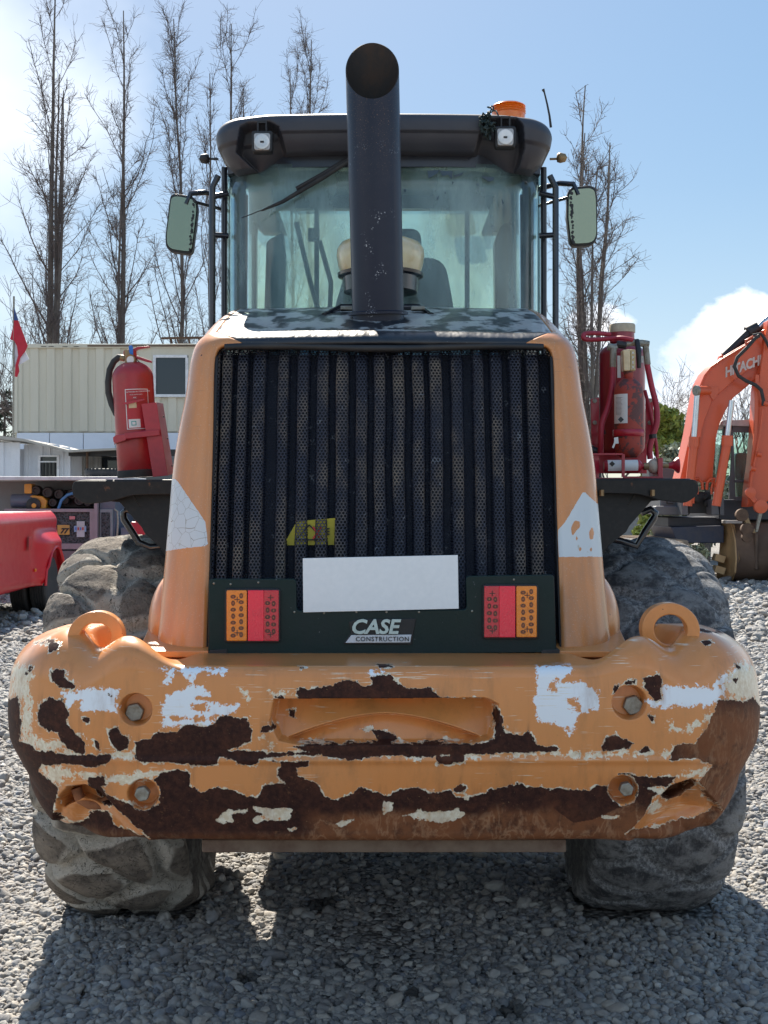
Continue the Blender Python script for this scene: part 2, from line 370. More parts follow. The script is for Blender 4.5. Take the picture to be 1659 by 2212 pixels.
def gravel():
    pts = []; 
    def strip(y0, y1, dens, r, s, wide=1.3):
        n = int(dens*.614*wide*(y1**2-y0**2)/2); y = np.sqrt(rng.random(n)*(y1**2-y0**2)+y0**2); x = (rng.random(n)-.5)*.614*wide*y
        rr = r*np.exp(rng.normal(0, s, n)); pts.append(np.stack([x, y, rr], -1))
    strip(3.3, 5.2, 6800, .0098, .30, 1.3); strip(5.2, 8, 3600, .0116, .30, 1.25); strip(8, 14, 950, .0175, .3, 1.12); strip(14, 30, 110, .036, .3, 1.15)
    A = np.concatenate(pts); x, y, r = A.T
    for cx in (-.992, 1.03):
        k = ~((np.abs(x-cx) < .27) & (np.abs(y-5.12) < .33)); x, y, r = x[k], y[k], r[k]
    big = rng.random(len(r)) < .03; r = np.where(big & (y < 9), r*1.55, r)
    n = len(x); print('gravel', n)
    base = vnoise(x*.35, y*.35, seed=3, oct=3)*.03-.012-.02*sm(25, 40, y)
    bed = vnoise(x*2.2, y*2.2, seed=8, oct=3)*.012
    z = base+bed+r*rng.uniform(-.15, .8, n)+.004
    me = bpy.data.meshes.new('gravel'); me.vertices.add(n); me.vertices.foreach_set('co', np.stack([x, y, z], -1).astype(np.float32).ravel())
    rot = np.stack([rng.uniform(-.5,.5,n), rng.uniform(-.5,.5,n), rng.uniform(0,6.28,n)], -1)
    sc = np.stack([r*rng.uniform(.95,1.45,n), r*rng.uniform(.75,1.0,n), r*rng.uniform(.55,.92,n)], -1)
    tone = np.clip(.5+.9*vnoise(x*.9, y*.9, seed=15, oct=3), 0, 1); oil = np.zeros(n)
    for ox, oy, orr in ((-.465,4.19,.055), (-.15,4.32,.035), (.40,3.93,.07), (.1,4.10,.035), (-.25,5.0,.08)): oil = np.maximum(oil, 1-sm(.5, 1.1, np.hypot((x-ox), (y-oy)*.8)/orr+.35*vnoise(x*14, y*14, seed=5)))
    for nm, a in (('tone', tone), ('oil', oil)): at = me.attributes.new(nm, 'FLOAT', 'POINT'); at.data.foreach_set('value', a.astype(np.float32))
    for nm, a in (('rot', rot), ('scl', sc)):
        at = me.attributes.new(nm, 'FLOAT_VECTOR', 'POINT'); at.data.foreach_set('vector', a.astype(np.float32).ravel())
    t = NT('pebbles'); oi = t.N('ShaderNodeObjectInfo'); rnd = oi.outputs['Random']
    w = t.N('ShaderNodeTexWhiteNoise', noise_dimensions='1D'); t.L(rnd, w.inputs['W']); rnd2 = w.outputs['Value']
    n1 = t.noise(1.6, 4, .6); n3 = t.noise(9, 4, .7)
    c = t.mix(rnd, (.12,.118,.125), (.45,.43,.395)); c = t.mix(t.mth('MULTIPLY', t.ramp(rnd2, .6, .95), .6), c, (.44,.38,.31)); c = t.mix(t.mth('MULTIPLY', t.ramp(rnd2, .15, .0), .65), c, (.17,.20,.26))
    c = t.mix(t.ramp(t.mth('MULTIPLY', rnd, rnd2), .88, .93), c, (.66,.64,.6)); c = t.mix(t.mth('MULTIPLY', t.ramp(n1, .4, .8), .35), c, (.44,.41,.36)); c = t.mix(t.mth('MULTIPLY', t.ramp(n3, .55, .8), .4), c, (.1,.095,.09))
    def iat(nm):
        q = t.N('ShaderNodeAttribute'); q.attribute_type = 'INSTANCER'; q.attribute_name = nm; return q.outputs['Fac']
    c = t.mix(t.mth('MULTIPLY', iat('tone'), .35), c, t.mix(rnd2, (.16,.145,.13), (.40,.365,.32))); c = t.mix(t.mth('MULTIPLY', iat('oil'), .85), c, (.012,.011,.01))
    t.set(color=c, rough=.78); t.bump(n3, .35, .08)
    ng = bpy.data.node_groups.new('gravel', 'GeometryNodeTree'); ng.interface.new_socket('Geometry', in_out='INPUT', socket_type='NodeSocketGeometry'); ng.interface.new_socket('Geometry', in_out='OUTPUT', socket_type='NodeSocketGeometry')
    N = ng.nodes.new; L = ng.links.new; gi = N('NodeGroupInput'); go = N('NodeGroupOutput'); jn = N('GeometryNodeGeometryToInstance')
    ios = []
    for k in range(6):
        ic = N('GeometryNodeMeshIcoSphere'); ic.inputs['Radius'].default_value = 1; ic.inputs['Subdivisions'].default_value = 3 if k < 6 else 2
        p = N('GeometryNodeInputPosition'); nz = N('ShaderNodeTexNoise'); nz.noise_dimensions = '4D'; nz.inputs['W'].default_value = k*7.3+1; nz.inputs['Scale'].default_value = .62+.12*k; nz.inputs['Detail'].default_value = 1.5
        L(p.outputs[0], nz.inputs['Vector']); sb = N('ShaderNodeVectorMath'); sb.operation = 'SUBTRACT'; L(nz.outputs['Color'], sb.inputs[0]); sb.inputs[1].default_value = (.5,.5,.5)
        ml = N('ShaderNodeVectorMath'); ml.operation = 'SCALE'; L(sb.outputs[0], ml.inputs[0]); ml.inputs['Scale'].default_value = 1.15
        # facet the pebble a little: pull towards voronoi cells
        vo = N('ShaderNodeTexVoronoi'); vo.voronoi_dimensions = '4D'; vo.inputs['W'].default_value = k*3.1; vo.inputs['Scale'].default_value = 1.1; L(p.outputs[0], vo.inputs['Vector'])
        mv = N('ShaderNodeMath'); mv.operation = 'MULTIPLY_ADD'; L(vo.outputs['Distance'], mv.inputs[0]); mv.inputs[1].default_value = -.26; mv.inputs[2].default_value = 0.14
        s2 = N('ShaderNodeVectorMath'); s2.operation = 'SCALE'; L(p.outputs[0], s2.inputs[0]); L(mv.outputs[0], s2.inputs['Scale'])
        ad = N('ShaderNodeVectorMath'); ad.operation = 'ADD'; L(ml.outputs[0], ad.inputs[0]); L(s2.outputs[0], ad.inputs[1])
        sp = N('GeometryNodeSetPosition'); L(ic.outputs['Mesh'], sp.inputs['Geometry']); L(ad.outputs[0], sp.inputs['Offset'])
        ss = N('GeometryNodeSetShadeSmooth'); L(sp.outputs[0], ss.inputs[0]); sm_ = N('GeometryNodeSetMaterial'); L(ss.outputs[0], sm_.inputs[0]); sm_.inputs['Material'].default_value = t.m
        ios.append(sm_)
    for s in reversed(ios): L(s.outputs[0], jn.inputs[0])
    m2p = N('GeometryNodeMeshToPoints'); L(gi.outputs[0], m2p.inputs[0]); iop = N('GeometryNodeInstanceOnPoints'); L(m2p.outputs[0], iop.inputs['Points']); L(jn.outputs[0], iop.inputs['Instance'])
    iop.inputs['Pick Instance'].default_value = True
    for nm, inp in (('rot','Rotation'), ('scl','Scale')):
        na = N('GeometryNodeInputNamedAttribute'); na.data_type = 'FLOAT_VECTOR'; na.inputs['Name'].default_value = nm; L(na.outputs['Attribute'], iop.inputs[inp])
    L(iop.outputs[0], go.inputs[0])
    me.materials.append(t.m)
    o = bpy.data.objects.new('gravel', me); COL.objects.link(o); md = o.modifiers.new('gravel', 'NODES'); md.node_group = ng
    tag(o, 'grey river gravel covering the whole yard', 'gravel', kind='stuff')
gravel()
# ================================================================== the wheel loader
loader = thing('wheel_loader', (0, 4.95, 0), 'orange wheel loader seen from behind with a rusty chipped counterweight', 'wheel loader')
# ---- counterweight
RUST = [
 c1L([(160,520),(175,480),(215,460),(270,462),(300,520),(290,570),(330,610),(370,650),(372,700),(330,700),(290,680),(260,650),(250,610),(200,590),(165,560)]),
 c1L([(215,340),(250,325),(290,335),(280,370),(330,400),(325,418),(270,415),(225,395)]), c1L([(205,225),(250,212),(275,225),(250,250),(210,258)]),
 c1L([(465,590),(515,572),(525,610),(555,625),(555,680),(510,685),(470,630)]), c1L([(410,640),(425,636),(439,655),(437,685),(416,684)]), c1L([(355,538),(385,545),(380,562),(357,560)]),
 c1L([(585,650),(640,630),(680,605),(760,605),(800,575),(900,580),(935,560),(950,535),(1060,548),(1085,590),(1085,650),(1050,655),(990,685),(1200,690),(1265,685),(1395,700),(1240,712),(1120,725),(1110,750),(1030,745),(1020,725),(950,715),(940,745),(860,750),(790,745),(720,735),(610,740),(583,710)]),
 c1L([(20,470),(75,450),(90,500),(90,640),(150,680),(250,690),(330,705),(470,695),(482,715),(460,748),(380,760),(350,745),(300,740),(270,745),(180,750),(165,775),(215,805),(250,840),(230,940),(260,990),(200,1000),(60,820),(20,700)]),
 c1L([(380,800),(450,798),(458,835),(410,842),(376,820)]),
 c1L([(430,850),(470,870),(545,910),(570,925),(650,935),(690,915),(680,850),(640,822),(700,780),(760,770),(805,770),(820,800),(815,840),(870,870),(940,840),(1020,860),(1110,885),(1140,830),(1235,825),(1195,795),(1210,740),(1150,725),(1340,728),(1330,750),(1280,760),(1290,790),(1375,830),(1400,885),(1460,900),(1520,870),(1560,840),(1610,858),(1662,872)])
   + c1R([(0,872),(100,850),(150,840),(200,860),(290,860),(310,880),(360,890),(450,860),(530,835),(590,830),(690,850),(800,850),(890,856),(930,830),(1000,830),(1010,780),(1060,780),(1110,800),(1260,800),(1180,880),(1130,960),(1045,1045),(1120,1042),(1200,1036),(1300,1014),(1390,975),(1450,930),(1500,990),(1300,1110),(0,1150)]) + c1L([(1659,1150),(250,1120),(230,1010),(300,1015),(350,1000),(390,978),(440,975),(470,1030),(560,1056),(645,1067),(560,990),(490,925)]),
 c1L([(1190,452),(1225,450),(1230,468),(1300,470),(1285,440),(1290,405),(1330,415),(1430,405),(1480,378),(1540,372),(1560,400),(1600,400),(1600,365),(1659,350)])+c1R([(0,350),(30,355),(55,390),(100,410),(200,415),(235,450),(370,460),(430,464),(360,470),(0,468)])+c1L([(1659,468),(1300,471),(1215,470)]),
 c1L([(1130,575),(1160,568),(1197,590),(1150,612),(1125,602)]), c1L([(1238,528),(1262,525),(1268,562),(1245,556)]),
 c1L([(1265,660),(1360,655),(1659,652)])+c1R([(0,655),(440,655),(480,625),(485,505),(495,500),(515,545),(520,600),(600,625),(620,595),(640,625),(665,660),(755,670),(750,690),(650,690),(560,695),(440,708),(0,708)])+c1L([(1600,712),(1500,732),(1395,705),(1265,672)]),
 c1L([(1560,608),(1610,603),(1659,614)])+c1R([(30,630),(90,648),(0,660)])+c1L([(1640,655),(1610,625)]),
 c1R([(222,705),(345,698),(350,735),(260,748),(228,738)]), c1R([(935,670),(960,630),(1000,615),(1050,635),(1080,655),(1050,682),(935,688)]), c1R([(1108,692),(1130,664),(1158,692)]),
 c1R([(1120,370),(1180,352),(1205,370),(1202,410),(1195,460),(1170,468),(1135,420)]), c1R([(1372,212),(1410,205),(1428,222),(1390,230)]), c1R([(1515,310),(1540,318),(1538,350)]), c1R([(1495,370),(1530,372),(1520,395)]),
 c1R([(300,850),(330,820),(357,838),(350,872),(310,867)]), c1R([(1140,535),(1170,540),(1160,555)]), c1R([(995,405),(1015,400),(1005,445),(988,440)]), c1R([(1040,395),(1085,378),(1080,392)]),c1R([(825,690),(862,692),(845,712)]),
 c1R([(-30,310),(40,315),(35,328),(-20,330)]), c1L([(1290,325),(1325,326),(1305,338)]), c1L([(95,360),(140,316),(150,325),(112,362)]), c1L([(148,216),(235,205),(240,212),(155,223)]),
 c1R([(1340,650),(1400,580),(1420,520),(1450,470),(1500,460),(1550,475),(1590,455),(1640,500),(1640,700),(1580,880),(1480,950),(1420,900),(1360,820),(1410,750),(1350,720),(1250,722),(1240,700),(1262,655),(1290,658)]),
 c1L([(350,850),(430,830),(470,880),(490,930),(420,940),(360,900)]), c1R([(1210,850),(1340,810),(1360,840),(1310,900),(1220,905),(1195,880)]),c1L([(470,445),(470,440)])+c1L([(480,450)]),
]
RUST += [c1L([(345,980),(430,972),(465,1010),(460,1040),(390,1060),(330,1020)]), c1R([(1360,160),(1480,165),(1500,178),(1400,182)]), c1R([(1265,660),(1300,655),(1290,690),(1240,720)])]
HOLEIN = [c1L([(935,985),(990,940),(1065,945),(1060,955),(1000,962),(1012,985),(1020,995),(960,1002)]), c1L([(1095,930),(1262,940),(1250,982),(1140,985),(1105,1002),(1090,985),(1142,962)]),
 c1R([(80,965),(150,942),(200,952),(320,938),(350,960),(320,985),(240,1003),(180,990)]), c1L([(1450,1002),(1530,975),(1538,990),(1470,1012)]), c1R([(940,965),(1010,968),(1005,978),(950,975)]), c1R([(0,905),(35,918),(35,945),(0,960)]),
 c1L([(1240,1020),(1272,1022),(1262,1038)]), c1R([(1140,845),(1200,835),(1230,850),(1190,870)])]
CREAM = [c1L([(50,320),(95,310),(150,360),(128,400),(140,480),(150,560),(140,620),(240,640),(270,665),(240,690),(150,690),(95,645),(85,560),(90,480),(72,445),(40,455)]),
 c1R([(1500,345),(1560,300),(1600,320),(1640,400),(1640,600),(1600,560),(1590,460),(1550,480),(1500,460),(1470,425),(1475,390)]), c1R([(1600,560),(1640,560),(1630,680),(1600,660)]),
 c1L([(165,765),(210,745),(330,760),(470,800),(560,780),(720,770),(700,792),(640,815),(560,835),(440,825),(350,800),(215,822)]), c1L([(475,700),(600,698),(600,722),(480,722)]),
 c1R([(60,690),(240,692),(450,705),(640,690),(760,694),(1250,690),(1250,705),(900,712),(740,706),(500,718),(100,716)]), c1R([(1200,800),(1400,755),(1420,745),(1380,800),(1200,808)]),
 c1L([(1120,595),(1150,620),(1190,655),(1170,665),(1120,640)]), c1L([(1040,425),(1080,430),(1070,480),(1050,450)]), c1L([(1140,425),(1290,430),(1290,445),(1190,450)]), c1L([(260,665),(310,670),(320,710),(290,720),(262,700)]),
 c1R([(520,590),(600,620),(660,650),(680,670),(600,640),(520,610)]), c1R([(1230,560),(1300,590),(1400,530),(1420,540),(1310,610),(1230,600)]), c1R([(1150,920),(1200,900),(1215,950),(1170,975),(1150,960)]), c1L([(1250,680),(1400,665),(1400,700),(1300,712)])]
DECAL = [c1L([(342,415),(513,418),(503,512),(350,510),(345,470),(290,500),(268,432),(340,425)]), c1L([(690,500),(700,465),(740,425),(780,410),(880,400),(900,440),(850,455),(920,480),(1040,490),(1020,520),(940,530),(910,580),(840,575),(750,585),(695,592),(700,545)]),
 c1L([(690,330),(985,325),(975,357),(860,345),(830,385),(790,350),(760,345),(725,402),(698,400),(720,350)]), c1R([(655,320),(820,315),(810,350),(780,380),(850,385),(900,405),(930,440),(930,500),(860,530),(830,560),(800,628),(780,590),(660,548),(650,470)]),
 c1R([(1195,405),(1475,405),(1470,440),(1440,495),(1150,500),(1135,470),(1190,460)]), c1R([(1400,400),(1440,370),(1500,340),(1560,300),(1585,350),(1500,400),(1440,405)]), c1L([(1580,345),(1659,338)])+c1R([(20,360),(-20,400)])]
DECH = [c1R([(805,470),(850,475),(845,510),(800,505)]), c1R([(720,400),(750,385),(745,425),(722,432)]), c1L([(830,490),(880,485),(905,505),(870,515),(830,505)]), c1L([(750,540),(905,545),(900,555),(755,552)])]
def paintmat():
    t = NT('chipped counterweight paint'); co = t.coord()
    nb = t.noise(16, 6, .68); nf = t.noise(75, 6, .72); nm = t.noise(34, 5, .65)
    wob = t.mth('ADD', t.mth('MULTIPLY', t.mth('SUBTRACT', nb, .5), .034), t.mth('MULTIPLY', t.mth('SUBTRACT', nf, .5), .022))
    rust = t.mth('ADD', t.attr('rust'), wob)
    # stray chips
    chipn = t.noise(26, 7, .75); chips = t.mth('MULTIPLY', t.mth('SUBTRACT', chipn, .755), .12); rust = t.mth('MAXIMUM', rust, chips)
    rmask = t.ramp(rust, 0, .0012)
    band = t.mth('SUBTRACT', t.mth('MULTIPLY', nm, .050), .0235)
    primer = t.ramp(t.mth('ADD', rust, t.mth('MAXIMUM', band, .0007)), 0, .0012)
    cr = t.ramp(t.mth('ADD', t.attr('cream'), t.mth('MULTIPLY', t.mth('SUBTRACT', t.noise(40, 7, .75), .52), .12)), 0, .002)
    # scratches: stretched noise in two directions
    def scr(rot, th, sc=(7,7,260)):
        n = t.noise(1, 2, .5, t.mapping(sc, rot=rot)); m = t.ramp(t.noise(9, 3, .6), .5, .62); return t.mth('MULTIPLY', t.ramp(n, th, th+.015), m)
    s = t.mth('MAXIMUM', t.mth('MAXIMUM', scr((0,0,0), .665), scr((0,R(35),0), .68)), scr((0,R(-25),0), .68))
    low = t.ramp(t.mth('MULTIPLY', t.N('ShaderNodeSeparateXYZ').outputs[2], 1), 0, 1) if False else None
    dec = t.ramp(t.mth('ADD', t.attr('decal'), t.mth('MULTIPLY', t.mth('SUBTRACT', t.noise(48, 6, .75), .515), .085)), 0, .0015)
    vs_ = t.noise(1, 5, .6, t.mapping((30,30,2.0)))
    org = t.mix(t.mth('MULTIPLY', t.ramp(t.noise(4, 5, .6), .35, .75), .35), ORANGE, (.55,.24,.075)); org = t.mix(t.mth('MULTIPLY', t.ramp(vs_, .5, .8), .25), org, (.42,.17,.05))
    org = t.mix(t.ramp(t.noise(150, 4, .7), .70, .73), org, (.18,.09,.04))
    prm = t.mix(t.ramp(nf, .35, .65), (.66,.55,.38), (.82,.76,.62))
    dr = t.mix(t.ramp(t.noise(60, 6, .75), .35, .7), (.022,.0075,.006), (.062,.021,.013))
    dr = t.mix(t.mth('MULTIPLY', t.ramp(t.noise(5, 7, .75), .46, .70), .45), dr, (.15,.05,.022)); dr = t.mix(t.mth('MULTIPLY', t.ramp(t.noise(28, 5, .8), .60, .70), .35), dr, (.28,.12,.05))
    # orange rust streaks low down
    sep = t.N('ShaderNodeSeparateXYZ'); t.L(co, sep.inputs[0])
    wv = t.N('ShaderNodeTexWave', wave_type='BANDS', bands_direction='X'); t.L(t.mapping((1,1,.22)), wv.inputs['Vector']); wv.inputs['Scale'].default_value = 10; wv.inputs['Distortion'].default_value = 9; wv.inputs['Detail'].default_value = 5; wv.inputs['Detail Scale'].default_value = 2.2
    rg = t.noise(1, 4, .6, t.mapping((20,20,9)), .4); rid = t.mth('ABSOLUTE', t.mth('SUBTRACT', rg, .5)); lr = t.mix(t.mth('MULTIPLY', t.ramp(rid, .05, .0), .45), (.22,.085,.036), (.55,.32,.18)); lr = t.mix(t.mth('MULTIPLY', t.ramp(t.noise(5, 4, .6), .45, .7), .6), lr, (.26,.10,.04)); lr = t.mix(t.mth('MULTIPLY', t.ramp(nb, .42, .68), .75), lr, (.17,.055,.02))
    lm = t.mth('MULTIPLY', t.attr('lite'), t.ramp(nb, .22, .6))
    dr = t.mix(lm, dr, lr)
    dr = t.mix(t.ramp(t.noise(210, 3, .6), .70, .74), dr, (.35,.22,.1))
    c = t.mix(dec, org, (.80,.84,.88)); c = t.mix(t.mth('MAXIMUM', cr, t.mth('MULTIPLY', s, .85)), c, prm); c = t.mix(primer, c, prm); c = t.mix(rmask, c, dr)
    grm = t.noise(1, 6, .7, t.mapping((9,9,3))); c = t.mix(t.mth('MULTIPLY', t.mth('MULTIPLY', t.ramp(grm, .50, .75), t.mth('SUBTRACT', 1, rmask)), .45), c, (.26,.125,.05))
    # rusty weep under patches
    weep = t.mth('MULTIPLY', t.ramp(t.attr('rust'), -.035, 0), t.ramp(vs_, .5, .72)); inv = t.mth('SUBTRACT', 1, rmask)
    c = t.mix(t.mth('MULTIPLY', t.mth('MULTIPLY', weep, inv), .5), c, (.32,.12,.04))
    rr = t.fmix(rmask, t.fmix(dec, .30, .5), .68); t.set(spec=t.fmix(rmask, .5, .22))
    t.set(color=c, rough=rr, coat=t.mth('MULTIPLY', inv, .35), coatr=.12)
    h = t.mth('ADD', t.mth('ADD', t.mth('MULTIPLY', rmask, -1), t.mth('MULTIPLY', primer, -.35)), t.mth('MULTIPLY', nf, t.mth('ADD', t.mth('MULTIPLY', rmask, .55), .05)))
    t.bump(t.mth('ADD', h, t.mth('MULTIPLY', t.noise(3.5, 3, .5), .5)), .55, .0035)
    return t.m
m_cw = paintmat()
# bolts: (px, py, radius, D of face)
HOLES = [(293,1533,35), (1360,1518,37), (309,1716,33), (1346,1706,31)]
def counterweight():
    a = np.linspace(0, math.pi/2, 180)
    xs = np.concatenate([np.linspace(0, .72, 262)[:-1], .72+.398*np.sin(a), np.full(26, 1.118)-.0012*np.arange(1, 27)])
    ys = np.concatenate([3.345+.03*(np.linspace(0, .72, 262)[:-1]/.72)**2, 3.375+.43*(1-np.cos(a)), 3.805+np.arange(1, 27)*.022])
    px = np.concatenate([-xs[::-1], xs[1:]]); py = np.concatenate([ys[::-1], ys[1:]])
    tx = np.gradient(px); ty = np.gradient(py); l = np.hypot(tx, ty); nx, ny = -ty/l, tx/l            # inward normal (towards +Y / centre)
    ax = np.abs(px); cor = sm(.62, 1.08, ax)
    hump = sm(.545, .725, ax)
    zt = 1.152+.078*hump-.042*np.exp(-((ax-.82)/.075)**2)+.012*sm(.86,1.0,ax)-.028*sm(.95,1.12,ax)-.25*sm(3.92,4.15,py); rt = .032+.05*hump+.075*cor; zb = .672-.022*sm(.55,.85,ax)+.045*sm(.98,1.13,ax); rb = .03+.085*cor
    zr = .905+0*px
    V = []; T = []
    b = np.linspace(0, math.pi/2, 26)
    prof = []     # (inset, z) arrays per v
    for s in np.linspace(1, 0, 26)[:-1]: prof.append((rt+s*(.40-rt), zt-.15*hump*((1-(1-s)**2.2)*(1-sm(.86, 1.0, ax))+sm(.42, .8, s)*sm(.86, 1.0, ax))))
    for bb in b[::-1]: prof.append((rt*(1-np.cos(math.pi/2-bb)), zt-rt*(1-np.sin(bb))))
    # fix: arc from top (inset rt,z zt) to face (inset 0,z zt-rt)
    prof = prof[:25]
    for bb in np.linspace(0, math.pi/2, 26): prof.append((rt*(1-np.sin(bb)), zt-rt*(1-np.cos(bb))))
    z1 = zt-rt
    for s in np.linspace(0, 1, 150)[1:]: prof.append((-.006*np.sin(math.pi*s)+0*px, z1+(zr-z1)*s))
    z2 = zb+rb
    for s in np.linspace(0, 1, 112)[1:]: prof.append((.035*s**1.2*(1+.5*cor), zr+(z2-zr)*s))
    for bb in np.linspace(0, math.pi/2, 40)[1:]: prof.append((.035*(1+.5*cor)+rb*(1-np.cos(bb)), z2-rb*np.sin(bb)))
    i0 = prof[-1][0]
    for s in np.linspace(0, 1, 12)[1:]: prof.append((i0+s*.22*(1-.5*cor), zb+0*px))
    ins = np.stack([p[0] for p in prof], 1); Z = np.stack([p[1]+0*px for p in prof], 1)
    X = px[:, None]+nx[:, None]*ins; Y = py[:, None]+ny[:, None]*ins
    nu, nv = X.shape
    # picture-plane coordinates of the surface, used to place marks and recesses on it
    U = CX+X/Y*F; Vv = HY+(CH-Z)/Y*F
    face = sm(.2, .0, (ins-.02)) 
    dep = np.zeros_like(X)
    # centre scoop
    sc = [(590,1508),(1050,1506),(1078,1520),(1080,1560),(1062,1600),(1000,1612),(650,1612),(600,1602),(580,1560)]
    d = sdf(U, Vv, sc, 60); ty_ = np.clip((Vv-1506)/106, 0, 1)
    yl = 1544+58*np.clip(np.abs(U-832)/225, 0, 1)**1.7; up = np.clip((Vv-1506)/(yl-1506+1e-6), 0, 1); low = sm(0, 9, Vv-yl)
    dep += sm(0, 9, d)*((.088-.052*up**1.3)*(1-low)+low*(.082-.050*np.clip((Vv-yl)/(1616-yl+1e-6), 0, 1)))*(Vv > 1480)
    dep += -.010*sm(-16, -3, d)*(1-sm(-3, 2, d))*sm(1600,1625,Vv)
    # bolt recesses
    for hx, hy, hr in HOLES:
        r = np.hypot(U-hx, Vv-hy); dep = np.maximum(dep, .05*(1-sm(hr-5, hr+1.5, r))) ; dep += -.003*np.exp(-((r-hr-4)/4)**2)
    # tow pockets and cut facets at the lower corners
    for fac, pk, line, sgn in ((c1L([(225,960),(250,900),(330,830),(430,850),(520,950),(650,1070),(600,1130),(200,1130)]), c1L([(240,900),(290,840),(370,830),(440,870),(490,925),(400,945),(330,915),(250,945)]), ((510,900),(660,1075)), -1),
                               (c1R([(1030,1060),(1120,965),(1180,890),(1300,820),(1360,815),(1470,940),(1350,1090),(1100,1100)]), c1R([(1190,885),(1240,835),(1330,805),(1365,840),(1320,890),(1250,912)]), ((1180,890),(1040,1055)), 1)):
        d = sdf(U, Vv, fac, 60); dep = np.maximum(dep, .028*sm(0, 9, d)+.05*sm(5, 60, d))
        d = sdf(U, Vv, pk, 40); dep = np.maximum(dep, .10*sm(-1, 7, d))
    # long crease and dents
    dep += -.004*np.exp(-((Vv-1643)/7)**2)*(ax[:, None] < .95)
    dep += .003*vnoise(X*5, Z*5, Y*5, seed=5, oct=3)*(1-0*X)
    dep *= (ins < .16+.1*cor[:, None]) 
    dirx = nx[:, None]*.35; diry = np.maximum(ny[:, None], .35)+0*ins; ln = np.hypot(dirx, diry); X2 = X+dirx/ln*dep; Y2 = Y+diry/ln*dep
    def comb(polys, k=1.0):
        o = np.full(X.shape, -25.0)
        for p in polys: 
            if len(p) > 2: o = np.maximum(o, sdf(U, Vv, p))
        return o*k
    rust = comb(RUST); hol = comb(HOLEIN); rust = np.minimum(rust, -hol); pit = .00125
    for hx, hy, hr in HOLES[2:]: rust = np.minimum(rust, np.where(hy > 1600, np.hypot(U-hx, Vv-hy)-hr-2, 99))
    cream = np.maximum(comb(CREAM), hol+8*(hol > -3)); decal = np.minimum(comb(DECAL), -comb(DECH))
    topf = (ins > .12) & (Z > 1.1)
    lite = np.clip(sm(1735, 1770, Vv-30*vnoise(U/60, Vv/60, seed=9))*sm(640, 700, U)+.9*sm(1430, 1520, U)*sm(1500,1560,Vv)+.5*sm(1790,1815,Vv), 0, 1)*(1-.9*(sdf(U, Vv, c1R([(740,860),(1010,830),(1020,920),(900,975),(820,988),(740,930)]), 10) > -4))
    npmesh('counterweight', np.stack([X2, Y2, Z], -1).reshape(-1, 3), gridf(nu, nv), m_cw, loader,
           dict(rust=np.where(topf, -.03, rust*pit), cream=np.where(topf, -.03, cream*pit), decal=np.where(topf, -.03, decal*pit), lite=lite))
counterweight()
M().box(-.60, .60, 3.72, 4.30, .76, 1.135).build('counterweight_core', m_orange_in, loader, bevel=.02)
m_rustlow = pm('dusty rusted plate', (.16,.11,.075), .8, amt=.9, dirt=(.07,.03,.018), sc=9, bump=.3)
M().box(-.50, .50, 3.43, 4.2, .632, .668).add([], []).build('belly_plate', m_rustlow, loader, bevel=.004)
for hx, hy, hr in HOLES:     # bolts with washers in their recesses
    D = 3.40 if abs(hx-CX) < 525 else 3.42
    c = P(hx+ (3 if hx > CX else 2), hy+(2 if hy < 1600 else -6), D+.012); m = M(); r0 = hr/F*D*(.60 if hy < 1600 else .52)
    m.lathe([(0,-.004), (r0*1.42,-.004), (r0*1.42, .004), (r0*1.3, .007), (0, .007)], c, (0,-1,0), 28) if hy < 1600 else None
    hx_ = [c+Vector((math.cos(R(60*k+12))*r0, -.007, math.sin(R(60*k+12))*r0)) for k in range(6)]
    b = m.build('washer', m_steel if hx > 900 else m_blackmat, loader) if hy < 1600 else None
    M().prism(hx_, (0,-.026,0)).build('bolt', m_steel, loader, bevel=.004)
m_hook = pm('rusty hook', (.30,.11,.04), .7, amt=.8, dirt=(.05,.02,.015), sc=30, bump=.4)
for pts, D in ((c1L([(330,845),(345,890),(390,915),(440,915),(480,895)]), 3.50), (c1R([(1205,885),(1260,890),(1310,870),(1330,830)]), 3.52)):
    m = M(); m.tube([P(a, b, D) for a, b in pts], .016, 12); m.build('tow_hook', m_hook, loader, smooth=60)
# ---- lifting eyes
def eye(cx, cy, ro, ri, D, th, tilt):
    n = 48; vs = []; fs = []
    for k in range(n):
        a = 2*math.pi*k/n
        for r, y in ((ro, 0), (ro, th), (ri, th), (ri, 0)):
            q = P(cx, cy, D)+Vector((math.cos(a)*r, y+math.cos(a)*r*tilt, math.sin(a)*r*(1.0))); vs.append(q)
    for k in range(n):
        j = (k+1) % n
        for i in range(4): fs.append((k*4+i, k*4+(i+1) % 4, j*4+(i+1) % 4, j*4+i))
    m = M(); m.add(vs, fs); m.build('lifting_eye', m_orange, loader, bevel=.004, smooth=40)
eye(206, 1377, .0735, .041, 3.53, .045, .35); eye(1449, 1361, .0765, .043, 3.53, .045, -.35)
m = M()
for s in (-1, 1): m.prism([Vector((s*.66, 3.62, 1.15)), Vector((s*1.0, 3.66, 1.19)), Vector((s*.98, 4.2, 1.25)), Vector((s*.58, 4.2, 1.25)), Vector((s*.58, 3.7, 1.15))], (0, 0, -.03))
# ---- deck plates beside the hood
for s in (-1, 1):
    d = M(); xs_ = [.50, .62, .80, .95]; 
    d.prism([Vector((s*.50, 3.66, 1.158)), Vector((s*.70, 3.66, 1.158)), Vector((s*.735, 3.8, 1.17)), Vector((s*.755, 4.15, 1.235)), Vector((s*.50, 4.15, 1.235))], (0, 0, -.02))
    d.build('deck_plate', m_orange, loader, bevel=.004)
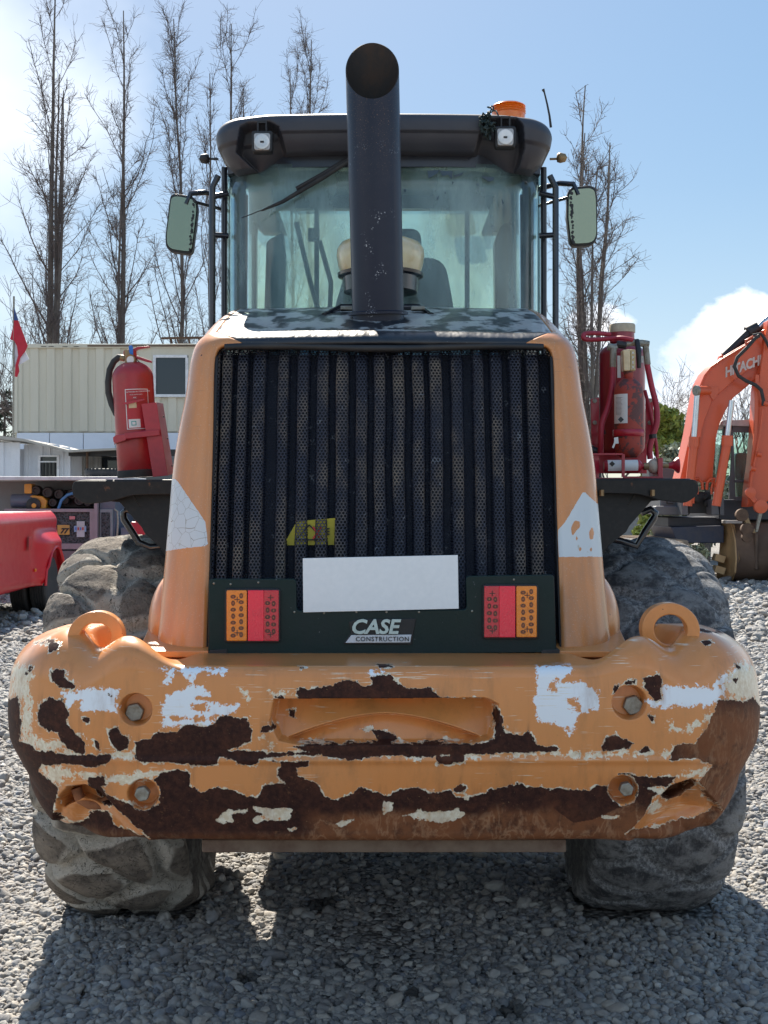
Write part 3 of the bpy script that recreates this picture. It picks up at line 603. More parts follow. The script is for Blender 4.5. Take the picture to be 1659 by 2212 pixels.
# ---- hood
ZT, ZB = 2.085, 1.165
def gD(z): return 3.70+(z-ZB)/(ZT-ZB)*.22
def hood():
    # outer section (right half, bottom to top centre) and matching inner frame outline
    so = [(.690,1.16),(.684,1.25),(.676,1.40),(.669,1.55),(.662,1.70),(.648,1.82),(.632,1.92),(.624,2.00),(.617,2.05),(.605,2.095),(.582,2.124),(.545,2.138),(.40,2.140),(.2,2.145),(0,2.147)]
    si = [(.529,1.16),(.529,1.25),(.529,1.40),(.529,1.55),(.530,1.70),(.531,1.82),(.533,1.92),(.534,2.0),(.531,2.052),(.518,2.078),(.490,2.087),(.44,2.089),(.36,2.09),(.2,2.092),(0,2.094)]
    def dens(p, k=9):
        p = np.array(p); t = np.arange(len(p)); tt = np.linspace(0, len(p)-1, (len(p)-1)*k+1)
        # catmull-rom
        out = []
        for q in tt:
            i = min(int(q), len(p)-2); f = q-i; p0, p1, p2, p3 = p[max(i-1,0)], p[i], p[i+1], p[min(i+2, len(p)-1)]
            out.append(.5*((2*p1)+(-p0+p2)*f+(2*p0-5*p1+4*p2-p3)*f*f+(-p0+3*p1-3*p2+p3)*f**3))
        return np.array(out)
    O, I = dens(so), dens(si); n = len(O)
    rows = []
    fr = .13
    for d0 in (.05, .012): rows.append(np.stack([I[:,0]-.0, gD(I[:,1])+d0, I[:,1]], -1))
    for k in range(22):
        a = math.pi/2*k/21; w = math.sin(a)**1.0; q = I+(O-I)*w; y = gD(I[:,1])*(1-w)+gD(O[:,1])*w+fr*(1-math.cos(a)); rows.append(np.stack([q[:,0], y, q[:,1]], -1))
    y0 = rows[-1][:,1]
    for k in range(1, 41):
        t = k/40; y = y0+(5.02-y0)*t; top = sm(1.75, 2.12, O[:,1]); z = O[:,1]+top*(.225*t+.012*math.sin(t*3.1)); x = O[:,0]*(1+ .055*t*top)-.0*t; rows.append(np.stack([x, y, z], -1))
    A = np.array(rows)                       # rows x n x 3
    full = np.concatenate([A[:, ::1] * np.array([-1,1,1]), A[:, ::-1][:, 1:]], 1)   # left bottom .. top .. right bottom
    nr, nc = full.shape[:2]; k0 = next(i for i in range(n) if O[i][0] < .552 and O[i][1] > 2.0); 
    U = CX+full[...,0]/full[...,1]*F; Vv = HY+(CH-full[...,2])/full[...,1]*F
    tri = [[(383,1035),(445,1128),(449,1181),(420,1183),(352,1192),(350,1100),(368,1035)], [(1258,1060),(1268,1070),(1290,1090),(1310,1204),(1200,1204),(1196,1160),(1225,1120)]]
    holes = [c4([(75,1640),(110,1605),(150,1615),(150,1650),(110,1690),(100,1720),(80,1710),(90,1670)]), c4([(215,1690),(240,1650),(250,1700),(245,1740),(220,1750)]), c4([(115,1730),(135,1735),(135,1780),(120,1760)]), c4([(120,1800),(160,1805),(160,1830),(140,1830)]), c4([(205,1850),(235,1800),(245,1805),(225,1855)])]
    dec = np.full(U.shape, -25.0)
    for p in tri: dec = np.maximum(dec, sdf(U, Vv, p))
    for p in holes: dec = np.minimum(dec, -sdf(U, Vv, p))
    dec[:2] = -25
    t = NT('hood orange paint'); nz = t.noise(60, 5, .7)
    dm = t.ramp(t.mth('ADD', t.attr('decal'), t.mth('MULTIPLY', t.mth('SUBTRACT', nz, .5), .006)), 0, .0012)
    vs_ = t.noise(1, 5, .6, t.mapping((26,26,1.2))); c = t.mix(t.mth('MULTIPLY', t.ramp(vs_, .38, .72), .6), ORANGE, (.46,.22,.10)); hs = t.noise(1, 2, .5, t.mapping((12,12,160), rot=(0,R(50),0))); c = t.mix(t.mth('MULTIPLY', t.mth('MULTIPLY', t.ramp(hs, .68, .70), t.ramp(t.noise(4, 3, .6), .5, .62)), .6), c, (.30,.13,.06)); c = t.mix(t.mth('MULTIPLY', t.ramp(t.noise(240, 3, .6), .62, .66), .35), c, (.72,.52,.34)); c = t.mix(t.mth('MULTIPLY', t.ramp(t.noise(2.2, 4, .6), .4, .7), .35), c, (.58,.27,.11))
    c = t.mix(t.ramp(t.noise(48, 2, .5), .775, .785), c, (.05,.025,.015)); crk = t.mth('LESS_THAN', t.voro(26, 'DISTANCE_TO_EDGE'), .010)
    wc = t.mix(t.ramp(t.noise(20, 5, .7), .62, .7), (.62,.65,.66), (.5,.47,.4)); wc = t.mix(t.mth('MULTIPLY', t.mth('MULTIPLY', crk, t.ramp(t.coordx(), 0, .1) if False else t.ramp(t.noise(3,2,.5), .42, .5)), .8), wc, (.2,.15,.1))
    t.set(color=t.mix(dm, c, wc), rough=t.fmix(dm, .27, .5), coat=.35, coatr=.1); t.bump(t.mth('ADD', t.mth('MULTIPLY', dm, .6), t.mth('MULTIPLY', nz, .15)), .3, .002)
    def part(name, j0, j1, mat, rowsel=slice(None), **k):
        B = full[rowsel, j0:j1+1]; 
        o = npmesh(name, B.reshape(-1, 3), gridf(B.shape[0], B.shape[1])[:, ::-1], mat, loader, dict(decal=dec[rowsel, j0:j1+1]*.0013)); s = o.modifiers.new('solid', 'SOLIDIFY'); s.thickness = .004; s.offset = 1; return o
    part('hood_side_panel', 0, k0, t.m); part('hood_side_panel', nc-1-k0, nc-1, t.m)
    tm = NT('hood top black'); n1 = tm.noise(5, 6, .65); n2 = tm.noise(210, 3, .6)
    cc = tm.mix(tm.mth('MULTIPLY', tm.ramp(n1, .3, .8), .6), (.010,.013,.02), (.055,.053,.052)); cc = tm.mix(tm.mth('MULTIPLY', tm.ramp(tm.noise(1, 4, .6, tm.mapping((11,5,5))), .46, .56), tm.ramp(tm.geoz(), .93, .985)), cc, (.62,.60,.56)); cc = tm.mix(tm.ramp(n2, .70, .73), cc, (.28,.28,.27))  # pale blotches on upward faces are streaky reflections painted into the colour
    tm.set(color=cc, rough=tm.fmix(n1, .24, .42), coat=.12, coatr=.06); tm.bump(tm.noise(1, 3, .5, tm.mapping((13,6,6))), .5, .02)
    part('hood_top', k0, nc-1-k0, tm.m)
    return k0
hood()
# domed flares at the foot of the hood
for s in (-1, 1):
    m = M(); m.sphere((s*.650, 4.0, 1.205), 1, 32, 20, (.098, .20, .175)); m.build('hood_flare', m_orange, loader, smooth=180)
# ---- grille
def grille():
    ctr = [458, 480, 515, 552, 606, 650, 693, 736, 779, 820, 862, 905, 944, 991, 1040, 1080, 1122, 1160]
    wd =  [ 8, 18, 18, 22, 18, 20, 20, 22, 20, 20, 20, 20, 22, 20, 18, 20, 20, 22]
    pr = [(-.535, .0)]
    for c, w in zip(ctr, wd):
        x = (c-CX)/F*3.80; h = w/2/F*3.80
        pr += [(x-h-.007, .040), (x-h, .0), (x+h, .0), (x+h+.007, .040)]
    pr = pr[1:]; pr[0] = (-.531, .03); pr.append((.533, .04)); pr = sorted(pr, key=lambda a: a[0]); pr = np.array(pr)
    S = np.concatenate([[0], np.cumsum(np.hypot(np.diff(pr[:,0]), np.diff(pr[:,1])))])
    p = .0108; ro = p/math.sqrt(3); ri = ro*.70; zt = 2.075; H = math.hypot(zt-ZB, .22)
    ii, jj = np.meshgrid(np.arange(int(S[-1]/p)), np.arange(int(H/(p*.866))), indexing='ij')
    s0 = (ii+.5*(jj % 2)).ravel()*p+.004; t0 = jj.ravel()*p*.866+.004
    ang = np.arange(6)*math.pi/3+math.pi/6
    def ring(r): return s0[:,None]+np.cos(ang)*r, t0[:,None]+np.sin(ang)*r
    so, to = ring(ro); si_, ti = ring(ri); s = np.concatenate([so, si_], 1); tt = np.concatenate([to, ti], 1)
    X = np.interp(s, S, pr[:,0]); d = np.interp(s, S, pr[:,1]); f = tt/H
    # dented ribs: push a few back near the top, sway
    sway = .004*vnoise(X*6, f*5, seed=4, oct=2); d = d+.006*vnoise(X*14, f*6, seed=6, oct=2)+.02*sm(.93, 1.0, f)*(d < .02)
    X = X+sway*(1-np.abs(X)/.52)
    Z = ZB+f*(zt-ZB); Y = gD(Z)+.012+d
    V = np.stack([X, Y, Z], -1).reshape(-1, 3); n = len(s0); b = np.arange(n)[:,None]*12; k = np.arange(6)[None]; k1 = (k+1) % 6
    Fq = np.stack([b+k, b+k1, b+k1+6, b+k+6], -1).reshape(-1, 4)
    t = NT('grille mesh steel'); n1 = t.noise(1, 5, .65, t.mapping((11,11,4.5))); n2 = t.noise(30, 4, .6)
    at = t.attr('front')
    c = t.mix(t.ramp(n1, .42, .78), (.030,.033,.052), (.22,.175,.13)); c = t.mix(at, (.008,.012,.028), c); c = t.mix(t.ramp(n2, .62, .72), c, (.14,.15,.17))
    t.set(color=c, rough=.45, metal=.2)
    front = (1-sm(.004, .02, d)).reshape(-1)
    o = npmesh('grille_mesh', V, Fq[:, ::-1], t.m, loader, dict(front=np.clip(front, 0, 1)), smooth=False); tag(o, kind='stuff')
    so_ = o.modifiers.new('solid', 'SOLIDIFY'); so_.thickness = .0015; so_.offset = -1
grille()
m_rad = NT('radiator fins'); fz = m_rad.noise(1, 3, .5, m_rad.mapping((400, 400, 3))); m_rad.set(color=m_rad.mix(m_rad.ramp(m_rad.noise(7, 5, .6), .4, .7), (.010,.012,.020), (.028,.035,.055)), rough=.6); m_rad.bump(fz, .4, .004)
M().prism([Vector((-.53, gD(1.17)+.13, 1.165)), Vector((.53, gD(1.17)+.13, 1.165)), Vector((.53, gD(2.07)+.13, 2.07)), Vector((-.53, gD(2.07)+.13, 2.07))], (0,.08,0)).build('radiator', m_rad.m, loader)
for s in (-1, 1):
    m = M(); m.prism([Vector((s*.530, gD(1.165)+.006, 1.165)), Vector((s*.521, gD(1.165)+.004, 1.165)), Vector((s*.521, gD(2.05)+.004, 2.05)), Vector((s*.532, gD(2.05)+.006, 2.05))], (0,.06,0))
    m.build('grille_frame', m_dark, loader)
m = M(); m.tube([(x, gD(2.08)+.006+.004*abs(math.sin(x*7)), 2.080-.004*math.cos(x*9)) for x in np.linspace(-.50, .50, 30)], .012, 8); m.build('grille_seal', m_dark, loader, smooth=60)
# yellow warning label behind the mesh
lab = M(); D_ = 3.815; lab.slab([(612,1178),(640,1128),(665,1124),(724,1119),(724,1177)], D_+.0, .002); wl = lab.build('warning_label', pm('label yellow', (.42,.36,.02), .5, bump=0, amt=.1), loader)
m = M()
for a, b in (((640,1166),(668,1134)), ((668,1134),(700,1166)), ((640,1166),(700,1166))): m.bar(P(*a, D_-.004), P(*b, D_-.004), .004)
for y in (1142, 1148, 1154): m.bar(P(702, y, D_-.004), P(712, y, D_-.004), .004)
m.build('label_print', m_ink, loader)
m = M(); m.bar(P(676,1138,D_-.005), P(694,1164,D_-.005), .005); m.bar(P(694,1138,D_-.006), P(676,1164,D_-.006), .005); m.build('label_cross', pm('print red', (.5,.02,.02), .5, bump=0), loader)
# ---- lamp plate
Dp = 3.655
def rnd(pts, r=8, n=5):
    out = []; m_ = len(pts)
    for i in range(m_):
        a, b, c = Vector(pts[i-1]), Vector(pts[i]), Vector(pts[(i+1) % m_]); u = (a-b).normalized()*min(r, (a-b).length/2); v = (c-b).normalized()*min(r, (c-b).length/2)
        for k in range(n+1):
            t = k/n; out.append(tuple((b+u)*(1-t)**2+b*2*t*(1-t)+(b+v)*t*t))
    return out
# holes for the lamps are built as frame pieces: plate in one outline with lamps set into recess trays on top
plate = [(451,1250),(640,1250),(641,1319),(1008,1317),(1006,1244),(1197,1241),(1202,1408),(1180,1410),(470,1418),(449,1418)]
o = M().slab(rnd(plate, 9), Dp, .016).build('lamp_plate', m_green, loader, bevel=.003)
for x, y in ((462,1260),(558,1258),(636,1322),(700,1324),(770,1322),(835,1322),(905,1322),(1020,1320),(1110,1252),(498,1262)): M().sphere(P(x, y, Dp), .0035, 8, 6, (1,.5,1)).build('rivet', m_steel, loader, smooth=180)
for x in (470, 1188): M().slab(rnd([(x-18,1404),(x+22,1402),(x+20,1424),(x-20,1424)], 5), Dp-.004, .05).build('rubber_foot', m_rubber, loader, bevel=.003)
def lensmat(name, col):
    t = NT(name); d = t.voro(1, vec=t.mapping((190,190,190))); 
    t.set(color=t.mix(t.mth('MULTIPLY', t.ramp(t.noise(30, 5, .7), .5, .75), .35), col, tuple(k*.35 for k in col)), rough=.18, coat=.6, coatr=.05, spec=.6); t.bump(d, .22, .002); return t.m
m_lred, m_lamb, m_lred2 = lensmat('lens red', (.92,.008,.05)), lensmat('lens amber', (.88,.24,.010)), lensmat('lens dark red', (.60,.008,.03))
m_led = pm('led dark', (.10,.012,.012), .3, bump=0); m_leda = pm('led dark amber', (.16,.045,.01), .3, bump=0)  # dark tones for the LED shapes on the lenses
def taillight(x0, x1, y0, y1, flip):
    t = thing_part('tail_light', loader, P((x0+x1)/2, (y0+y1)/2, Dp))
    M().slab(rnd([(x0-4,y0-4),(x1+4,y0-4),(x1+4,y1+4),(x0-4,y1+4)], 9), Dp-.010, .012).build('housing', m_dark, t, bevel=.003)
    w = x1-x0; xa = x0+w*.40 if not flip else x1-w*.40
    A = (x0, xa-1, x0, xa) if not flip else (xa+1, x1, 0, 0); B = (xa+1, x1) if not flip else (x0, xa-1)
    M().slab(rnd([(A[0],y0),(A[1],y0),(A[1],y1),(A[0],y1)], 4), Dp-.020, .012).build('amber_lens', m_lamb, t, bevel=.003)
    xm = B[0]+(B[1]-B[0])*(.52 if not flip else .48)
    M().slab([(B[0],y0),(xm,y0),(xm,y1),(B[0],y1)], Dp-.020, .012).build('red_lens', m_lred if not flip else m_lred2, t, bevel=.002); M().slab([(xm,y0),(B[1],y0),(B[1],y1),(xm,y1)], Dp-.020, .012).build('red_lens', m_lred2 if not flip else m_lred, t, bevel=.002)
    la = M(); lr = M(); lp = M()
    def led(m, x, y, k):
        a = .5*k; pts = [(x+math.cos(q)*(4.2 if k % 2 else 5.8)*1.0, y+math.sin(q)*(6.0 if k % 2 else 4.4)) for q in np.linspace(0, 2*math.pi, 13)[:-1]]; m.slab(pts, Dp-.0208, .001)
        pts = [(x+math.cos(q)*1.8, y+math.sin(q)*2.2) for q in np.linspace(0, 2*math.pi, 9)[:-1]]; lp.slab(pts, Dp-.0216, .001)
    ax0 = A[0]+(A[1]-A[0])*.33; ax1 = A[0]+(A[1]-A[0])*.72
    for r in range(7):
        yy = y0+14+r*(y1-y0-26)/6; led(la, ax0, yy, r); led(la, ax1, yy-2, r+1)
    bx = (B[1]-24, B[1]-11) if not flip else (B[0]+11, B[0]+24)
    for r in range(5):
        yy = y0+28+r*(y1-y0-50)/4; led(lr, bx[0], yy, r); led(lr, bx[1], yy+1, r+1)
    def pl(m, x, y):
        m.slab([(x-6,y-1),(x+6,y-1),(x+6,y+1),(x-6,y+1)], Dp-.0209, .001); m.slab([(x-1,y-6),(x+1,y-6),(x+1,y+6),(x-1,y+6)], Dp-.0207, .001)
    pl(la, (ax0+ax1)/2, y0+20); pl(la, (ax0+ax1)/2, y1-18); pl(lr, sum(bx)/2, y0+16); pl(lr, sum(bx)/2, y1-14)
    tag(la.build('led_row', m_leda, t, smooth=0), kind='stuff'); tag(lr.build('led_row', m_led, t, smooth=0), kind='stuff'); tag(lp.build('led_core', pm('led core', (.4,.12,.05), .2, bump=0), t, smooth=0), kind='stuff')
def thing_part(name, parent, loc):
    o = bpy.data.objects.new(name, None); COL.objects.link(o); o.parent = parent; o.location = Vector(loc)-ORG[parent]; ORG[o] = Vector(loc); o.empty_display_size = .05; return o
taillight(489, 602, 1275, 1385, False); taillight(1046, 1160, 1266, 1377, True)
o = M().slab([(654,1206),(989,1199),(991,1315),(655,1323)], 3.648, .004).build('number_plate', m_white, loader, bevel=.001)
tag(o, 'blank white rectangular plate over the grille')
# badge
bp = M(); bp.slab([(741,1391),(758,1368),(754,1343),(768,1338),(899,1336),(893,1368),(889,1393)], Dp-.004, .004); badge = bp.build('badge', m_dark, loader, bevel=.002)
M().slab([(746,1389),(759,1372),(889,1371),(886,1388)], Dp-.010, .006).build('badge_bar', m_badgew, badge, bevel=.0015)
text('CASE', 'badge_letters', m_badge, badge, P(757, 1368, Dp-.010), .0575, depth=.005, shear=.22, offset=.0016, spacing=.98, xs=1.05)
text('CONSTRUCTION', 'badge_word', m_ink, badge, P(768, 1385, Dp-.0115), .0188, depth=.001, spacing=1.12, xs=.98)
# ---- exhaust
ex = P(817, 684, 4.40); ET = P(806, 226, 4.33); AX = (ET-ex).normalized()
def exhaust():
    n = 72; r0, r1 = .0905, .0925; L0 = (ET-ex).length; far = L0+.232; vs = []; rings = 26
    u = Vector((1,0,0)); u = (u-AX*u.dot(AX)).normalized(); w = AX.cross(u)        # w points away from the camera
    if w.y < 0: w = -w
    def cut(a): return L0+(far-L0)*(math.sin(a)*.5+.5)
    for i in range(rings):
        for k in range(n):
            a = 2*math.pi*k/n; r = r0+(r1-r0)*i/(rings-1); h = -.06+(cut(a)+.06)*(i/(rings-1)); vs.append(ex+AX*h+(u*math.cos(a)+w*math.sin(a))*r)
    for i in range(14):
        for k in range(n):
            a = 2*math.pi*k/n; r = r1-.004; h = cut(a)-.9*i/13-.001; vs.append(ex+AX*h+(u*math.cos(a)+w*math.sin(a))*r)
    fs = [(i*n+k, i*n+(k+1) % n, (i+1)*n+(k+1) % n, (i+1)*n+k) for i in range(rings-1) for k in range(n)]
    m = M(); m.add(vs[:rings*n], fs); o = m.build('exhaust_stack', m_exh, loader, smooth=60)
    # the lip joins the outer wall to the sooty bore
    lip = vs[(rings-1)*n:]; m = M(); m.add(lip, [(i*n+k, i*n+(k+1) % n, (i+1)*n+(k+1) % n, (i+1)*n+k) for i in range(14) for k in range(n)]); m.build('exhaust_bore', m_soot, loader, smooth=60)
exhaust()
m = M(); m.lathe([(.105,0),(.105,.008),(.094,.012)], ex+Vector((0,0,.005)), AX, 48); m.build('exhaust_collar', m_exh, loader)
# access cover with hinges on the hood top
m = M(); m.tube([P(700,688,4.55)+Vector((0,0,.01)), P(735,672,4.75)+Vector((0,0,.015)), P(905,672,4.75)+Vector((0,0,.015)), P(932,688,4.55)+Vector((0,0,.01))], .012, 8); m.build('hood_hatch_edge', m_black, loader, smooth=60)
m = M(); 
for x in (-.16, .10): M().box(x, x+.05, 4.60, 4.64, 2.30, 2.315).build('hinge', m_steel, loader, bevel=.003)
# ---- precleaner
pc = P(822, 632, 4.86); 
m = M(); m.lathe([(.0,.0),(.143,.0),(.147,.055),(.166,.060),(.168,.072),(.150,.074)], pc+Vector((0,0,.0)), n=56); m.build('precleaner_base', m_black, loader)
m = M(); m.lathe([(.154,.073),(.164,.10),(.171,.14),(.169,.165),(.155,.188),(.12,.203),(.06,.208),(0,.209)], pc, n=56)
t = NT('yellowed bowl'); t.set(color=t.mix(t.ramp(t.noise(9, 5, .6), .35, .7), (.90,.78,.50), (.70,.48,.20)), rough=.12, coat=.5); t.b.inputs['Transmission Weight'].default_value = .25; t.b.inputs['Subsurface Weight'].default_value = .3; t.b.inputs['Subsurface Radius'].default_value = (.05,.04,.02)
m.build('precleaner_bowl', t.m, loader, smooth=60)
# ---- cab
def cab():
    # roof: rounded slab with a scooped rear fascia
    n = 44; a = np.linspace(0, math.pi/2, n)
    xs = np.concatenate([np.linspace(0, .585, 150)[:-1], .585+.11*np.sin(a), np.full(30, .695)]); ys = np.concatenate([5.02+.03*(np.linspace(0, .585, 150)[:-1]/.585)**2, 5.05+.13*(1-np.cos(a)), 5.18+np.linspace(.02, 1.25, 30)])
    px = np.concatenate([-xs[::-1], xs[1:]]); py = np.concatenate([ys[::-1], ys[1:]])
    tx = np.gradient(px); ty = np.gradient(py); l = np.hypot(tx, ty)+1e-9; nx, ny = -ty/l, tx/l; ax = np.abs(px); cor = sm(.45, .68, ax)
    zt = 3.164-.010*sm(.45,.695,ax)+.0*px; zb = 3.020-.060*sm(.40, .52, ax)-.0*ax; rt = .045+.02*cor; zm = zt-rt
    prof = []
    for s in np.linspace(1, 0, 10)[:-1]: prof.append((rt+s*.45, zt+.012*s))
    for bb in np.linspace(0, math.pi/2, 12): prof.append((rt*(1-np.sin(bb)), zt-rt*(1-np.cos(bb))))
    for s in np.linspace(0, 1, 60)[1:]: prof.append((.012*sm(.3,.42,s)+.05*s**3+.02*s*cor, zm+(zb-zm)*s))
    for s in np.linspace(0, 1, 8)[1:]: prof.append((.08+.12*s, zb-.002*s))
    ins = np.stack([p[0]+0*px for p in prof], 1); Z = np.stack([p[1]+0*px for p in prof], 1)
    X = px[:,None]+nx[:,None]*ins; Y = py[:,None]+ny[:,None]*ins; U = CX+X/Y*F; Vv = HY+(CH-Z)/Y*F
    dep = np.zeros_like(X)
    for poly in ([(516,272),(534,262),(585,260),(604,272),(622,330),(622,380),(560,380),(508,330)], [(1042,262),(1060,252),(1118,252),(1133,268),(1135,320),(1120,380),(1030,380),(1022,330)]):
        d = sdf(U, Vv, poly, 40); dep = np.maximum(dep, .085*sm(0, 10, d))
    Y2 = Y+dep*(py[:,None] < 5.3)
    npmesh('cab_roof', np.stack([X, Y2, Z], -1).reshape(-1, 3), gridf(*X.shape), m_plastic, loader)
    m = M(); m.prism([Vector((x, y, 3.172-.02*(abs(x)/.6)**2)) for x, y in ((-.62,5.25),(-.3,5.12),(.3,5.12),(.62,5.25),(.62,6.42),(-.62,6.42))], (0,0,-.012)); m.build('roof_skin', m_plastic, loader, bevel=.01)
    M().box(-.62, .62, 5.25, 6.4, 3.135, 3.15).build('cab_ceiling', pm('headliner', (.16,.17,.17), .8), loader, bevel=.01)
    # header beam under the roof
    m = M(); m.prism([Vector((x, 5.155+.12*(abs(x)/.66)**4, 3.05)) for x in np.linspace(-.66, .66, 24)]+[Vector((x, 5.22+.12*(abs(x)/.66)**4, 3.05)) for x in np.linspace(.66, -.66, 24)], (0,0,-.075)); m.build('rear_header', m_frame, loader)
    # curved rear glass
    xs = np.linspace(-.668, .668, 60); zs = np.linspace(2.2, 2.99, 8); V = [(x, 5.165+.17*(abs(x)/.668)**7, z) for x in xs for z in zs]
    g = npmesh('rear_window', V, gridf(60, 8), m_glass, loader); s = g.modifiers.new('solid', 'SOLIDIFY'); s.thickness = .003
    for s in (-1, 1):
        m = M(); m.tube([(s*.684, 5.35, 2.1), (s*.684, 5.35, 2.6), (s*.682, 5.34, 3.02)], .013, 12); m.build('rear_pillar', m_frame, loader, smooth=60)
        m = M(); m.box(s*.655-.010, s*.655+.010, 5.335, 6.30, 2.0, 2.06); m.build('side_sill', m_frame, loader, bevel=.004)
        M().box(s*.66-.02, s*.66+.02, 6.28, 6.34, 1.5, 3.14).build('front_pillar', m_frame, loader, bevel=.004); M().box(s*.66-.02, s*.66+.02, 5.80, 5.84, 1.5, 3.10).build('door_pillar', m_frame, loader, bevel=.004)
        g = M().box(s*.655-.002, s*.655+.002, 5.35, 6.28, 1.9, 3.1).build('side_window', m_glassf, loader)
        # grab rail outside the cab corner
        m = M(); m.tube([(s*.725, 5.28, 1.9), (s*.725, 5.28, 2.92), (s*.70, 5.28, 2.97)], .0135, 12)
        m.tube([(s*.725, 5.28, 2.88), (s*.66, 5.30, 2.90)], .012, 8); m.tube([(s*.725, 5.28, 2.72), (s*.66, 5.30, 2.72)], .012, 8); m.build('grab_rail', m_black, loader, smooth=60)
        m = M(); m.lathe([(.0,-.03),(.017,-.022),(.022,0),(.018,.012),(.0,.016)], P(445 if s < 0 else 1210, 343 if s < 0 else 341, 5.28), (-s,0,0), 14); m.tube([P(445 if s < 0 else 1210, 343, 5.28), (s*.70, 5.28, 3.04)], .005, 6); m.build('marker_lamp', m_brass if s > 0 else m_blackmat, loader, smooth=60)
        # mirror arms
        m = M(); cx = 392 if s < 0 else 1257; 
        A = P(cx+ (20 if s < 0 else -18), 418 if s < 0 else 398, 5.7); m.tube([(s*.70, 5.9, A.z+.02), A+Vector((-s*.06,.03,.012)), A, A+Vector((s*.02,0,-.05))], .013, 8)
        B = P(cx+(28 if s < 0 else -20), 436 if s < 0 else 424, 5.7); m.tube([(s*.68, 5.9, B.z-.01), B], .008, 8); m.build('mirror_arm', m_black, loader, smooth=60)
        mr = thing_part('mirror', loader, P(cx, 483 if s < 0 else 465, 5.7))
        pl = [(368,421),(380,418),(415,424),(425,432),(427,452),(416,543),(408,549),(368,543),(358,533),(357,510)] if s < 0 else [(1234,404),(1276,400),(1287,406),(1290,430),(1291,510),(1285,525),(1274,530),(1240,532),(1231,524),(1225,470),(1226,415)]
        M().slab(rnd(pl, 7, 3), 5.70, .05).build('mirror_housing', m_blackmat, mr, bevel=.008)
        c = Vector((sum(p[0] for p in pl)/len(pl), sum(p[1] for p in pl)/len(pl))); gl = [tuple(c+(Vector(p)-c)*.91) for p in pl]
        t = NT('aged mirror glass with reflection tint'); n_ = t.noise(9, 5, .6); edge = t.ramp(t.noise(28, 5, .7), .52, .60); t.set(color=(.30,.335,.235), metal=.75, rough=.25)  # green in the glass colour stands in for reflected trees and land
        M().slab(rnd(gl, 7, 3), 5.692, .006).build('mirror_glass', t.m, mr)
        m = M(); q = [(405,432),(424,436),(424,460),(414,540),(400,544),(396,540),(406,525),(410,500),(414,470),(413,450)] if s < 0 else [(1228,412),(1233,412),(1232,450),(1236,490),(1240,515),(1262,525),(1240,528),(1230,515)]
        # blackened silver along the worn edge
        r_ = random.Random(3+s); pts = []
        for i in range(44):
            if s < 0: y = r_.uniform(432, 543); x = 423-(y-432)*.085-r_.uniform(0, 3.5)**1.0-2; 
            else: y = r_.uniform(410, 524); x = 1231+(y-410)*.05+r_.uniform(0, 4)
            w = r_.uniform(1.2, 3.4); m.slab([(x+math.cos(q_)*w, y+math.sin(q_)*w*r_.uniform(.7,1.4)) for q_ in np.linspace(0, 2*math.pi, 8)[:-1]], 5.6905-.0001*i/10, .001)
        o = m.build('mirror_wear', m_dark, mr, smooth=0); tag(o, kind='stuff')
    # work lamps
    for cx, cy in ((566, 306), (1092, 296)):
        w = thing_part('work_lamp', loader, P(cx, cy, 5.02)); M().slab(rnd([(cx-23,cy-24),(cx+23,cy-24),(cx+22,cy+22),(cx-22,cy+22)], 6), 5.025, .05).build('lamp_housing', m_blackmat, w, bevel=.005)
        t = NT('lamp lens'); t.set(color=(.40,.37,.35), rough=.12, metal=.3, coat=.5); t.bump(t.voro(1, vec=t.mapping((120,120,25))), .4, .004)
        M().slab(rnd([(cx-18,cy-19),(cx+18,cy-19),(cx+17,cy+18),(cx-17,cy+18)], 6), 5.018, .01).build('lens', t.m, w, bevel=.003)
        m = M(); m.lathe([(.028,0),(.03,.003),(.02,.004),(.0,.002)], P(cx, cy, 5.017), (0,-1,0), 24); m.build('reflector', pm('reflector', (.75,.7,.66), .2, .5), w, smooth=60)
        m = M(); m.slab([(cx-4,cy-2),(cx+4,cy-2),(cx+4,cy+2),(cx-4,cy+2)], 5.0125, .002); m.build('bulb', m_blackmat, w)
        m = M(); m.slab([(cx-11,cy-46),(cx+11,cy-46),(cx+11,cy-22),(cx+7,cy-22),(cx+7,cy-40),(cx-7,cy-40),(cx-7,cy-22),(cx-11,cy-22)], 5.04, .02); m.build('lamp_bracket', m_blackmat, w, bevel=.002)
    # beacon and tangled cord
    b = M(); c = P(1099, 252, 5.35); b.lathe([(.066,-.03),(.070,.0),(.070,.01),(.066,.035),(.060,.05),(.035,.057),(0,.058)], c, n=40); 
    for h in (.012,.022,.032,.042): b.lathe([(.0705-.07*(h-.01)**1.2,h-.003),(.073-.07*(h-.01)**1.2,h),(.0705-.07*(h-.01)**1.2,h+.003)], c, n=40)
    t = NT('beacon amber'); t.set(color=(.95,.20,.008), rough=.25, coat=.5); t.b.inputs['Subsurface Weight'].default_value = .4; t.b.inputs['Subsurface Radius'].default_value = (.03,.01,.002); bo = b.build('beacon', t.m, loader, smooth=60)
    r_ = random.Random(2); m = M()
    for k in range(16):
        x0, y0 = 1050+r_.uniform(-8, 14), 238+r_.uniform(-6, 40); pts = [P(x0+r_.uniform(-13, 13)+i*1.0, y0+r_.uniform(-10, 12)+i*4*(k % 2), 5.02+r_.uniform(-.02, .05)) for i in range(7)]
        cv = []; 
        for i in range(6):
            for q in range(4): cv.append(pts[i].lerp(pts[i+1], q/4)+Vector((0,0,.004*math.sin(q*1.57))))
        m.tube(cv, .0032, 5)
    o = m.build('cable_tangle', pm('green black cord', (.012,.028,.024), .6), loader, smooth=60)
